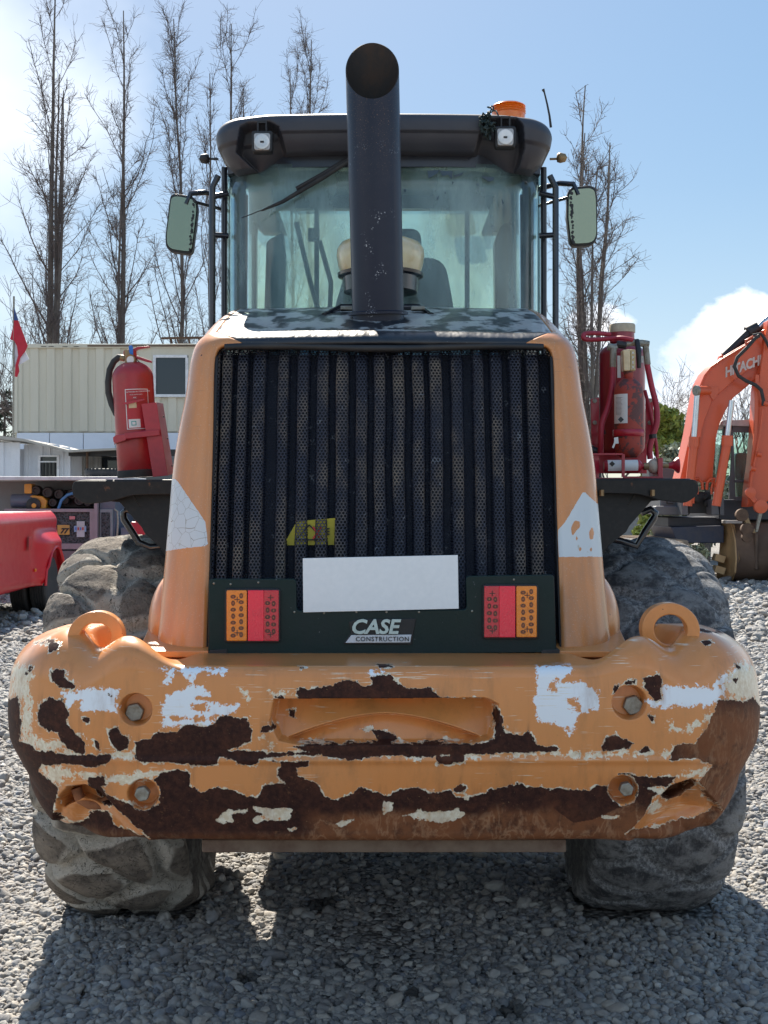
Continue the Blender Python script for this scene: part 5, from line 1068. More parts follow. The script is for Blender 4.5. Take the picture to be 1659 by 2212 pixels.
# ================================================================== trees
m_bark = pm('poplar bark', (.12,.10,.088), .85, amt=.6, dirt=(.22,.20,.17), sc=1.2, bump=.3, bsc=12, bd=.05)
m_twig = pm('bare twigs', (.11,.09,.086), .9, amt=.5, dirt=(.14,.11,.10), sc=.6, bump=0)
class TM:
    def __init__(s): s.v = []; s.f = []; s.n = 0
    def tube(s, pts, r0, r1, k):
        pts = np.array(pts); m = len(pts); t = np.gradient(pts, axis=0); t /= np.linalg.norm(t, axis=1)[:,None]+1e-9
        a = np.array([1,.13,.07]); u = a-t*(t@a)[:,None]; u /= np.linalg.norm(u, axis=1)[:,None]+1e-9; w = np.cross(t, u)
        ang = 2*np.pi*np.arange(k)/k; r = np.linspace(r0, r1, m)[:,None,None]
        V = pts[:,None]+r*(u[:,None]*np.cos(ang)[None,:,None]+w[:,None]*np.sin(ang)[None,:,None])
        i = np.arange(m-1)[:,None]*k; j = np.arange(k)[None]; j1 = (j+1) % k
        s.v.append(V.reshape(-1, 3)); s.f.append(np.stack([i+j, i+j1, i+k+j1, i+k+j], -1).reshape(-1, 4)+s.n); s.n += m*k
    def build(s, name, mat, parent): return npmesh(name, np.concatenate(s.v), np.concatenate(s.f), mat, parent)
def branch(r_, p, d, L, n, up, wob, drift=(0,0,0)):
    pts = [p.copy()]; d = d/np.linalg.norm(d); st = L/n
    for i in range(n):
        d = d+np.array([r_.normal(0, wob), r_.normal(0, wob), up+r_.normal(0, wob*.5)])+np.array(drift); d /= np.linalg.norm(d); pts.append(pts[-1]+d*st)
    return np.array(pts), d
def poplar(px, D, top_py, seed, label, stems=1, spread=.06, n1=46, r0=.22, tone=None, grp='bare poplars behind the yard', n2=9, n3=5, twl=1.0, base_px=None, ang0=.5, low=.10):
    r_ = np.random.default_rng(seed); base = np.array([(px-CX)/F*D, D, 0.0]); H = CH-(top_py-HY)/F*D
    tr = thing('poplar_tree', base, label, 'tree', grp); T = TM(); C = TM()
    k = H/20
    for s in range(stems):
        lean = r_.normal(0, .010+.005*stems, 2) if stems > 1 else r_.normal(0, .004, 2); h0 = 0 if s == 0 else H*r_.uniform(.08, .28); HH = H*(1 if s == 0 else r_.uniform(.72, .97))-h0
        p0 = base+np.array([0 if s == 0 else r_.normal(0, .05), r_.normal(0, .05), h0]); d0 = np.array([lean[0]*(1.6 if s else 1), lean[1], 1])
        pts, _ = branch(r_, p0, d0, HH, 26, .07, .020); tt_ = (np.linspace(0, 1, 27)**1.3)[:,None]; tgt = p0[:2]+(lean*np.array([1., 1.])*HH*(1.2 if s else .4)); pts[:,:2] -= (pts[-1,:2]-tgt)[None]*tt_; pts[:,2] = p0[2]+(pts[:,2]-p0[2])*HH/(pts[-1,2]-p0[2]); rb = r0*k*(.72 if s == 0 else .42); T.tube(pts, rb, .018, 7)
        nb = n1 if s == 0 else int(n1*.7)
        for b in range(nb):
            f = (low if s == 0 else .02)+(.96-low)*((b+r_.random())/nb)**.92; q = f*26; i = int(q); p = pts[i]+(pts[min(i+1, 26)]-pts[i])*(q-i)
            az = r_.uniform(0, 2*np.pi); a0 = r_.uniform(.25, ang0*1.3); L = HH*r_.uniform(.08, .26)*(1-.66*f)+.5*k; L *= (1 if r_.random() > .12 else 1.35)
            d = np.array([np.cos(az)*np.sin(a0), np.sin(az)*np.sin(a0), np.cos(a0)]); bp, _ = branch(r_, p, d, L, 9, .11*spread/.06, .085)
            rr = max(.012, min(rb*(1-f)*.36, .014+.010*L)); (T if rr > .05 else C).tube(bp, rr, .008, 5 if rr > .03 else 4)
            for c in range(max(5, int(n2*1.5*min(1.4, L/2)))):
                g = r_.uniform(.12, 1)*9; i2 = min(int(g), 8); pp = bp[i2]+(bp[i2+1]-bp[i2])*(g-i2); dd = bp[i2+1]-bp[i2]; dd = dd/np.linalg.norm(dd)+r_.normal(0, .55, 3); l2 = r_.uniform(.25, .9)*twl*k**.5*(1-.3*f)
                tp, _ = branch(r_, pp, dd, l2, 5, .06, .16); C.tube(tp, .009, .005, 3)
                for e in range(int(n3*r_.uniform(.6, 1.5))):
                    i3 = r_.integers(1, 6); de = tp[min(i3, 5)]-tp[i3-1]; de = de/np.linalg.norm(de)+r_.normal(0, .7, 3); sp, _ = branch(r_, tp[i3-1], de, r_.uniform(.15, .6)*twl, 4, -.02 if r_.random() < .4 else .10, .28); C.tube(sp, .0058, .0038, 3)
    T.build('trunk', m_bark, tr); C.build('crown', m_twig, tr)
poplar(112, 42, -60, 1, 'tallest bare poplar with split trunk, nearest the left edge of the photo', stems=4, n1=27, r0=.25, n2=7, n3=5, ang0=.8)
poplar(266, 44, 26, 2, 'bare poplar with forked trunk above the middle of the cream cabin', stems=3, n1=25, r0=.22, n2=7, n3=5, ang0=.75)
poplar(372, 45, 42, 3, 'slender single stem bare poplar directly above the left mirror', stems=1, n1=48, r0=.17, n2=8, ang0=.38)
poplar(508, 48, 56, 5, 'bare poplar rising behind the left end of the cab roof', stems=2, n1=34, r0=.22, n2=7)
poplar(452, 50, 160, 6, 'thin bare poplar leader just left of the cab roof corner', stems=1, n1=24, r0=.14, n2=6, ang0=.35)
poplar(676, 52, 88, 8, 'bare poplar top between the cab roof and the exhaust stack', stems=1, n1=44, r0=.24)
poplar(628, 54, 150, 9, 'short bare poplar top left of the one beside the exhaust', stems=1, n1=26, r0=.18, n2=7)
poplar(1268, 40, 176, 11, 'bare many stemmed poplar standing right of the cab behind the right mirror', stems=6, n1=24, r0=.26, n2=7, ang0=1.15, low=.06)
def bare_tree(px, D, top_py, seed, label, r0=.16, n1=16, L1=.5, split=.28):
    r_ = np.random.default_rng(seed); base = np.array([(px-CX)/F*D, D, 0.0]); H = CH-(top_py-HY)/F*D; tr = thing('bare_tree', base, label, 'tree', 'small bare trees behind the yard'); T = TM(); C = TM()
    def rec(p, d, L, r, lv):
        n = 8; pts, de = branch(r_, p, d, L, n, .05, .09); (T if lv < 2 else C).tube(pts, r, r*.55, 6 if lv == 0 else (5 if lv == 1 else 3))
        if lv >= 5: return
        kids = 3 if lv == 0 else r_.integers(3, 6)
        for c in range(kids):
            i = n if c == 0 else r_.integers(3, n+1); dd = (pts[min(i, n)]-pts[i-1]); dd = dd/np.linalg.norm(dd)+r_.normal(0, .42 if lv < 2 else .6, 3); rec(pts[i], dd, L*r_.uniform(.55, .85), max(.007, r*.55*r_.uniform(.7, 1)), lv+1)
    rec(base-np.array([0,0,.1]), np.array([0,0,1.]), H*split, r0, 0); T.build('trunk', m_bark, tr); C.build('crown', m_twig, tr)
bare_tree(58, 38, 500, 4, 'small forked bare tree beside the flag, left of the tallest poplar', .20)
bare_tree(352, 36, 570, 15, 'low spreading bare tree above the cabin window', .12)
bare_tree(222, 37, 640, 25, 'low bare sapling between the two thickest poplars', .10)
bare_tree(415, 40, 600, 18, 'low bare tree half hidden by the orange hood edge', .12)
bare_tree(1600, 52, 690, 10, 'bare tree top seen above the orange excavator boom', .16)
bare_tree(1330, 43, 610, 14, 'low bare tree right of the many stemmed poplar', .14)
def conifer():
    r_ = np.random.default_rng(5); D = 46; base = np.array([(10-CX)/F*D, D, 0]); H = CH-(845-HY)/F*D; tr = thing('conifer_tree', base, 'dark green conifer at the left edge beside the cream cabin', 'tree'); T = TM(); C = TM()
    T.tube([base, base+np.array([0,0,H])], .14, .02, 6)
    for i in range(90):
        f = r_.uniform(.25, 1); a = r_.uniform(0, 6.28); L = (1-f)*1.5+.12; p = base+np.array([0,0,H*f]); pts, _ = branch(r_, p, np.array([math.cos(a), math.sin(a), -.05]), L, 5, -.03, .05); C.tube(pts, .02, .008, 3)
        for k in range(int(10+20*L)):
            i2 = r_.integers(1, 6); dd = np.array([math.cos(a), math.sin(a), 0])+r_.normal(0, .8, 3); sp, _ = branch(r_, pts[i2], dd, .22, 2, -.1, .1); C.tube(sp, .022, .006, 3)
    T.build('trunk', m_bark, tr); C.build('crown', pm('needles', (.028,.042,.022), .8, amt=.5, dirt=(.06,.075,.03), sc=2, bump=0), tr)
conifer()
def leafy(px, D, top, w, seed, col, label, name='leafy_tree', cat='tree', n=5200, ls=.13, bottom=.1, grp=None):
    r_ = np.random.default_rng(seed); cx = (px-CX)/F*D; H = CH-(top-HY)/F*D; tr = thing(name, (cx, D, 0), label, cat, grp); T = TM()
    T.tube([np.array([cx, D, -.1]), np.array([cx+.1, D, H*.4]), np.array([cx, D, H*.7])], .12, .05, 6)
    nb = 26; cen = []
    for i in range(nb):
        z = H*(bottom+(1-bottom)*r_.random()**.8); k = (1-((z/H-bottom)/(1-bottom))**2.2)**.5; a = r_.uniform(0, 6.28); q = r_.random()**.5; cen.append((cx+math.cos(a)*w*k*q, D+math.sin(a)*w*k*q, min(z, H-.3), r_.uniform(.22,.42)*w))
    cen = np.array(cen); idx = r_.integers(0, nb, n); dirs = r_.normal(0, 1, (n, 3)); dirs /= np.linalg.norm(dirs, axis=1)[:,None]
    p = cen[idx,:3]+dirs*cen[idx,3:4]*(r_.random((n,1))**.35); a = r_.normal(0, 1, (n,3)); a /= np.linalg.norm(a, axis=1)[:,None]; b = np.cross(a, r_.normal(0,1,(n,3))); b /= np.linalg.norm(b, axis=1)[:,None]; s = ls*r_.uniform(.5,1.2,(n,1))
    V = np.stack([p-a*s, p+b*s*.5, p+a*s, p-b*s*.5], 1).reshape(-1, 3); T.build('trunk', m_bark, tr)
    t = NT('foliage'); g = t.N('ShaderNodeNewGeometry'); rnd_ = g.outputs['Random Per Island']; t.set(color=t.mix(rnd_, tuple(k*.55 for k in col), tuple(k*1.35 for k in col)), rough=.6); 
    t.t.nodes.remove(t.out) if False else None
    npmesh('crown', V, np.arange(4*n).reshape(-1, 4), t.m, tr, smooth=False)
leafy(1428, 34, 872, .85, 1, (.26,.30,.06), 'yellow green leafy tree right of the fire suppression unit', n=6500)
leafy(1452, 36, 905, .85, 2, (.12,.19,.06), 'dark green leafy tree behind the yellow green one', n=6500)
leafy(1470, 30, 958, .8, 3, (.27,.30,.20), 'grey green bush in front of the leafy trees left of the boom', 'bush', 'bush', n=7000, ls=.09)
leafy(1525, 33, 950, .9, 6, (.24,.27,.18), 'grey green bush directly behind the foot of the boom', 'bush', 'bush', n=4500, ls=.09)
leafy(262, 27.5, 1000, .55, 4, (.018,.03,.015), 'dark shrub in the shade beside the white shed', 'bush', 'bush', n=3000, ls=.07)
# far hedge closing the yard
def hedge():
    r_ = np.random.default_rng(12); n = 26000; x = r_.uniform(-60, 60, n); y = 72+r_.uniform(0, 3, n); z = r_.random(n)**.7*(2.6+1.3*vnoise(x*.25, x*0, seed=2)); p = np.stack([x, y, z], -1); a = r_.normal(0, 1, (n,3)); a /= np.linalg.norm(a, axis=1)[:,None]; b = np.cross(a, r_.normal(0,1,(n,3))); b /= np.linalg.norm(b, axis=1)[:,None]; s = r_.uniform(.12,.34,(n,1))
    t = NT('hedge leaves'); g = t.N('ShaderNodeNewGeometry'); t.set(color=t.mix(g.outputs['Random Per Island'], (.03,.045,.02), (.11,.13,.07)), rough=.7)
    o = npmesh('hedge', np.stack([p-a*s, p+b*s*.6, p+a*s, p-b*s*.6], 1).reshape(-1, 3), np.arange(4*n).reshape(-1, 4), t.m, smooth=False); tag(o, 'long dark hedge closing the far side of the yard', 'hedge', kind='stuff')
hedge()
# ================================================================== cabins on the left
m_creamw = pm('cream sheet metal', (.60,.565,.46), .6, amt=.5, dirt=(.44,.40,.31), sc=1.2, bump=.04, streak=True)
m_whitew = pm('blue white sheet', (.66,.71,.80), .6, amt=.3, dirt=(.5,.53,.56), sc=1.5, bump=.04)
m_whitef = pm('white frame', (.72,.73,.75), .5, bump=0)
m_winglass = NT('dark window'); m_winglass.set(color=(.03,.036,.045), rough=.05, spec=.6); m_winglass = m_winglass.m
m_rust = pm('rusty edge', (.13,.075,.045), .85, amt=.8, dirt=(.04,.025,.02), sc=4, bump=.2)
def corrug(x0, x1, z0, z1, y, pitch, depth, duty=.55):
    """trapezoid sheet facing the camera"""
    n = int((x1-x0)/pitch); pts = []
    for i in range(n):
        a = x0+i*pitch; pts += [(a, y), (a+pitch*duty*.85, y), (a+pitch*duty, y+depth), (a+pitch*.93, y+depth)]
    pts.append((x1, y)); m = M(); vs = [(a, b, z) for a, b in pts for z in (z0, z1)]; m.add(vs, [(2*i, 2*i+2, 2*i+3, 2*i+1) for i in range(len(pts)-1)]); return m
def cabin():
    D = 32; X = lambda px: (px-CX)/F*D; Z = lambda py: CH-(py-HY)/F*D
    b = thing('cabin', (X(240), D+1.2, 0), 'two storey cream container cabin with a white framed window, below the poplars', 'cabin')
    x0, xw0, xw1, x1 = X(30), X(331), X(408), X(520)
    corrug(x0, X(328), Z(932), Z(752), D, .42, .05).build('wall_sheet', m_creamw, b, smooth=0)
    corrug(X(328), x1, Z(932), Z(858), D, .42, .05).build('wall_sheet', m_creamw, b, smooth=0)
    M().box(X(328), xw0+.01, D-.01, D+.06, Z(858), Z(768)).build('wall_panel', m_creamw, b); M().box(X(408)-.01, x1, D-.01, D+.06, Z(858), Z(768)).build('wall_panel', m_creamw, b); M().box(X(328), x1, D-.013, D+.06, Z(768), Z(752)).build('wall_panel', m_creamw, b)
    M().box(x0, x1, D+.08, D+2.4, 2.9, Z(752)-.02).build('cabin_body', m_creamw, b)
    M().box(x0-.03, x1, D-.04, D+2.45, Z(752), Z(743)).build('roof_rail', m_creamw, b, bevel=.01)
    M().box(x0-.02, x0+.10, D-.03, D+.1, Z(935), Z(745)).build('corner_post', m_creamw, b)
    m = M(); m.box(X(190), x1, D-.06, D-.045, Z(749), Z(746)); m.build('rusty_strip', m_rust, b)
    for i, px_ in enumerate((90, 106, 136, 160)): M().box(X(px_), X(px_+11), D-.05, D-.041, Z(749.6), Z(748.4)).build('roof_slot', m_dark, b)
    w = M(); 
    for a in ((331,405,767,773),(331,405,852,858),(331,337,773,852),(401,407,773,852)): w.box(X(a[0]), X(a[1]), D-.05, D+.03, Z(a[3]), Z(a[2]))
    wf = w.build('window_frame', m_whitef, b, bevel=.005); M().box(X(337), X(401), D+.0, D+.01, Z(852), Z(773)).build('window_pane', m_winglass, wf)
    # lower storey: pale panels with joints
    for k, (a, c) in enumerate(((36,107),(107.5,180),(180.5,249),(249.5,292),(294,360),(361,520))): M().box(X(a), X(c)-.01, D+.0, D+.05, 2.85, Z(935)).build('lower_panel', m_whitew, b, bevel=.006)
    M().box(x0, x1, D+.05, D+2.3, .0, 2.85).build('ground_storey', pm('grey wall', (.30,.31,.32), .7), b)  # plain mid-grey body behind the lower panels
    r = thing('roof_rack', (X(400), D+.3, Z(740)), 'rusty steel frame lying on the cabin roof above the window', 'steel frame')
    M().bar((X(352), D-.2, Z(733)), (X(470), D-.2, Z(731)), .10, .05).build('long_bar', m_rust, r); M().bar((X(360), D+.8, Z(737)), (X(470), D+.8, Z(736)), .06, .05).build('long_bar', m_rust, r)
    for px_ in (372, 386, 410, 432): M().bar((X(px_), D-.2, Z(734)), (X(px_+3), D-.2, Z(744)), .04, .04).build('leg', m_rust, r)
cabin()
def shed():
    D = 26; X = lambda px: (px-CX)/F*D; Z = lambda py: CH-(py-HY)/F*D
    s = thing('shed', (X(90), D+1, 0), 'low white corrugated shed with a small barred window behind the service truck', 'shed')
    m_sh = pm('white corrugated sheet', (.68,.71,.76), .6, amt=.4, dirt=(.5,.5,.5), sc=2, bump=.05)
    corrug(X(-60), X(52), 0, Z(957), D-.3, .30, .035).build('wall_sheet', m_sh, s, smooth=0)
    corrug(X(52), X(84), 0, Z(960), D, .16, .03).build('wall_sheet', m_sh, s, smooth=0); corrug(X(129), X(152), 0, Z(966), D, .16, .03).build('wall_sheet', m_sh, s, smooth=0)
    corrug(X(84), X(129), 0, Z(1030), D, .16, .03).build('wall_sheet', m_sh, s, smooth=0); corrug(X(84), X(129), Z(983), Z(960), D, .16, .03).build('wall_sheet', m_sh, s, smooth=0)
    M().box(X(-60), X(152), D+.1, D+3, 0, Z(970)).build('shed_body', m_sh, s)
    m = M()
    for a in ((83,88,983,1030),(124,129,983,1030),(88,124,983,987),(88,124,996,999)): m.box(X(a[0]), X(a[1]), D-.06, D+.02, Z(a[3]), Z(a[2]))
    f = m.build('window_frame', m_whitef, s); M().box(X(88), X(124), D+.03, D+.04, Z(1030), Z(987)).build('window_pane', m_winglass, f)
    for k in range(4): M().box(X(93+k*8), X(94.5+k*8), D-.03, D-.01, Z(1030), Z(999)).build('window_bar', m_blackmat, f)
    m = M(); m.prism([P(-60,938,D-.5), P(0,941,D-.5), P(52,948,D-.5), P(148,972,D-.5), P(265,967,D-.5), P(265,971,D-.5), P(146,977,D-.5), P(50,953,D-.5), P(-60,943,D-.5)], (0,3.0,0)); m.build('roof', pm('weathered roof edge', (.42,.40,.36), .8, amt=.7, dirt=(.2,.15,.1), sc=2), s)
    m = M(); m.prism([P(148,974,D-.2), P(420,970,D-.2), P(420,985,D-.2), P(148,985,D-.2)], (0,.3,0)); m.build('eave_beam', m_blackmat, s)
    corrug(X(152), X(196), 0, Z(980), D+1.0, .14, .03).build('side_sheet', pm('dull sheet', (.30,.30,.29), .7), s, smooth=0)
    M().box(X(192), X(232), D+1.3, D+1.4, 0, Z(982)).build('side_window', m_winglass, s); M().box(X(152), X(440), D+1.5, D+3.5, 0, Z(982)).build('back_wall', pm('dim wall', (.16,.17,.17), .8), s)
    for px_ in (193, 300): M().box(X(px_), X(px_+3), D-.3, D-.2, 0, Z(972)).build('post', m_rust, s)
shed()
def flag():
    D = 27; f = thing('flag', P(32, 1000, D), 'red white and blue national flag hanging limp on a thin pole, far left', 'flag')
    M().tube([P(28,1200,D), P(29,800,D), P(30,640,D)], .022, 8).build('pole', m_steel, f)
    def cloth(name, px, mat, off): 
        m = M(); pts = W(px, D+off); m.prism(pts, (0,.03,0)); m.build(name, mat, f)
    fr = pm('flag red', (.45,.02,.04), .8, bump=.1, amt=.4, dirt=(.25,.02,.03)); fw = pm('flag white', (.62,.62,.68), .8); fb = pm('flag blue', (.03,.07,.22), .8)
    cloth('white_band', c2([(118,430),(150,450),(205,520),(240,590),(170,632),(150,640),(118,660)]), fw, .02); cloth('red_band', c2([(115,265),(150,270),(190,380),(228,478),(210,520),(165,580),(150,640),(158,690),(140,738),(122,735),(128,640),(150,560),(140,480),(118,440),(82,425),(100,360)]), fr, -.02)
    cloth('blue_canton', c2([(116,160),(122,180),(150,265),(138,270),(116,268)]), fb, -.03)
flag()
# ================================================================== service body with engine (left, behind)
def service():
    D = 21; X = lambda px: (px-CX)/F*D; Z = lambda py: CH-(py-HY)/F*D
    s = thing('service_trailer', (X(150), D+.9, 0), 'grey service trailer carrying engines under a flat canopy, behind the red pickup', 'trailer')
    g1 = pm('grey body', (.16,.16,.17), .5, amt=.3); g2 = pm('blue grey body', (.09,.11,.16), .4, amt=.3); gm = pm('mauve grey frame', (.26,.20,.23), .5, amt=.3); gl = pm('pale grey lid', (.50,.50,.53), .5)
    M().box(X(-80), X(272), D-.25, D+1.8, Z(1038), Z(1030)).build('canopy', gl, s, bevel=.01)
    M().box(X(-80), X(420), D+1.7, D+1.8, .5, Z(1038)).build('back_panel', g1, s)
    M().box(X(-80), X(205), D+.9, D+1.0, Z(1070), Z(1038)).build('upper_panel', g1, s)
    m = M(); m.tube([(X(15), D+.3, Z(1082)), (X(62), D+.3, Z(1082))], .12, 24); m.build('tank', g2, s, smooth=50)
    M().box(X(10), X(206), D-.02, D+1.6, Z(1106), Z(1099)).build('shelf_rail', gm, s, bevel=.004)
    for a, b in ((108,115),(195,206)): M().box(X(a), X(b), D-.04, D+.04, Z(1190), Z(1104)).build('frame_post', gm, s)
    M().box(X(205), X(212), D-.06, D+.06, Z(1195), Z(1068)).build('canopy_post', gm, s)
    M().box(X(100), X(200), D-.03, D+.04, Z(1186), Z(1174)).build('lower_rail', gm, s); M().box(X(60), X(250), D-.02, D+1.5, Z(1215), Z(1190)).build('chassis_side', pm('mauve chassis', (.14,.11,.13), .5), s); M().box(X(60), X(420), D+.2, D+1.5, .35, Z(1210)).build('underbody', m_blackmat, s)
    mt = NT('radiator mesh'); v = mt.voro(1, vec=mt.mapping((28,28,28))); mt.set(color=mt.mix(mt.ramp(v, .3, .6), (.012,.013,.016), (.06,.06,.07)), rough=.6); mt.bump(v, .8, .02)
    M().box(X(115), X(196), D+.03, D+.06, Z(1176), Z(1105)).build('mesh_guard', mt.m, s)
    M().box(X(124), X(150), D+.0, D+.012, Z(1155), Z(1134)).build('sign_yellow', pm('sign ochre', (.50,.27,.06), .5), s); text('77', 'sign_mark', m_ink, s, (X(130), D-.004, Z(1152)), .12, shear=.3, offset=.006, depth=.002)
    M().box(X(160), X(186), D+.0, D+.012, Z(1149), Z(1136)).build('sign_blue', pm('sign blue', (.25,.38,.6), .5), s); M().box(X(166), X(183), D-.012, D-.002, Z(1160), Z(1126)).build('sign_pale', pm('sign pale', (.42,.42,.46), .5), s)
    for k in range(4): M().box(X(163+k*5), X(166+k*5), D-.018, D-.013, Z(1145), Z(1139)).build('sign_figure', m_labelred if k % 2 else m_blue, s)
    M().box(X(150), X(162), D-.005, D+.01, Z(1122), Z(1115)).build('small_tag', pm('tag pink', (.5,.16,.18), .5), s)
    # engine
    e = thing_part('engine', s, (X(75), D+.4, Z(1090))); oy = pm('engine yellow', (.62,.27,.02), .4, amt=.3, coat=.3)
    m = M(); m.slab(rnd(c3([(200,265),(262,262),(262,345),(200,345)]), 3), D+.25, .25); m.build('air_cleaner', oy, e, bevel=.01)
    m = M(); m.slab(rnd(c3([(230,380),(262,358),(345,365),(388,400),(380,470),(225,470)]), 3), D+.2, .4); m.build('blower_housing', oy, e, bevel=.02)
    m = M(); m.lathe([(.12,0),(.12,.05),(.05,.07),(.045,.08),(0,.08)], P(*c3([(282,438)])[0], D+.2), (0,-1,0), 24); m.build('recoil_starter', m_blackmat, e); m = M(); m.lathe([(.04,0),(.04,.01),(0,.012)], P(*c3([(282,445)])[0], D+.11), (0,-1,0), 16); m.build('hub', oy, e)
    r_ = random.Random(5)
    for k, (cx, cy, rr) in enumerate(((300,320,.09),(395,335,.10),(490,350,.09),(440,420,.08),(540,400,.08),(600,350,.09),(660,400,.10),(700,330,.08),(730,420,.07),(380,420,.06))):
        m = M(); c = P(*c3([(cx, cy)])[0], D+.3); m.lathe([(rr,0.1),(rr,.0),(rr*.8,-.03),(rr*.5,-.03),(rr*.45,-.01),(0,-.01)], c, (0,1,0), 16); m.build('pump_part', m_blackmat, e)
    m = M(); m.box(X(55), X(200), D+.55, D+.9, Z(1099), Z(1058)); m.build('engine_mass', m_dark, e, bevel=.03)
    m = M(); m.tube([P(*c3([a])[0], D+.15) for a in ((485,470),(510,400),(560,355),(610,340))], .025, 8); m.build('blue_hose', pm('hose blue', (.06,.22,.5), .5), e, smooth=60)
    # right-hand cabinet
    M().box(X(212), X(246), D+.1, D+1.6, Z(1185), Z(1075)).build('side_cabinet', g2, s, bevel=.01); M().box(X(214), X(242), D+.05, D+.1, Z(1182), Z(1100)).build('cabinet_frame', pm('frame grey', (.22,.24,.27), .5), s, bevel=.005); M().box(X(218), X(236), D+.03, D+.05, Z(1172), Z(1107)).build('cabinet_mesh', mt.m, s)
    m = M(); m.tube([P(247,1100,D), P(254,1104,D), P(255,1130,D), P(252,1172,D)], .018, 8); m.build('handle', m_steel, s, smooth=60)
    M().box(X(258), X(420), D+.1, D+1.6, Z(1190), Z(1140)).build('side_body', pm('steel blue body', (.13,.15,.2), .5), s, bevel=.01)
    M().box(X(256), X(420), D+.0, D+.1, Z(1170), Z(1160)).build('side_rail', gl, s)
    # spare wheel lying on the canopy
    w = thing('spare_tyre', P(223, 1030, D+.9), 'black spare tyre lying flat on the trailer canopy', 'tyre'); c = P(223, 1031, D+.9); 
    m = M(); m.lathe([(.20,.0),(.29,-.0),(.318,.03),(.322,.08),(.318,.12),(.28,.15),(.20,.15)], c, n=44)
    m.build('tyre_body', m_rubber, w, smooth=50); M().lathe([(.195,.05),(.195,.10),(.05,.09),(0,.09)], c, n=30).build('rim', m_blackmat, w)
    for k in range(26):
        a = math.pi*2*k/26; M().obox(c+Vector((math.cos(a)*.305, math.sin(a)*.305, .138)), (.02,.014,.012), Matrix.Rotation(a, 3, 'Z')).build('tread_block', m_rubber, w, smooth=0)
    j = thing('jerry_can', P(305, 1155, D-.4), 'red jerry can seen through the left fender handle', 'jerry can'); c = P(300, 1156, D-.4); M().box(c.x-.14, c.x+.10, c.y, c.y+.15, c.z-.15, c.z+.22).build('can_body', m_redb, j, bevel=.02); M().box(c.x-.06, c.x+.04, c.y, c.y+.1, c.z+.22, c.z+.28).build('can_handle', m_redb, j, bevel=.01)
    j = thing('yellow_post', P(348, 1160, D-.6), 'yellow safety post seen through the left fender handle', 'post'); c = P(350, 1158, D-.6); M().lathe([(.13,-.22),(.12,-.1),(.07,.02),(.055,.3),(0,.3)], c, n=16).build('post_body', pm('safety yellow', (.62,.42,.02), .5), j)
service()
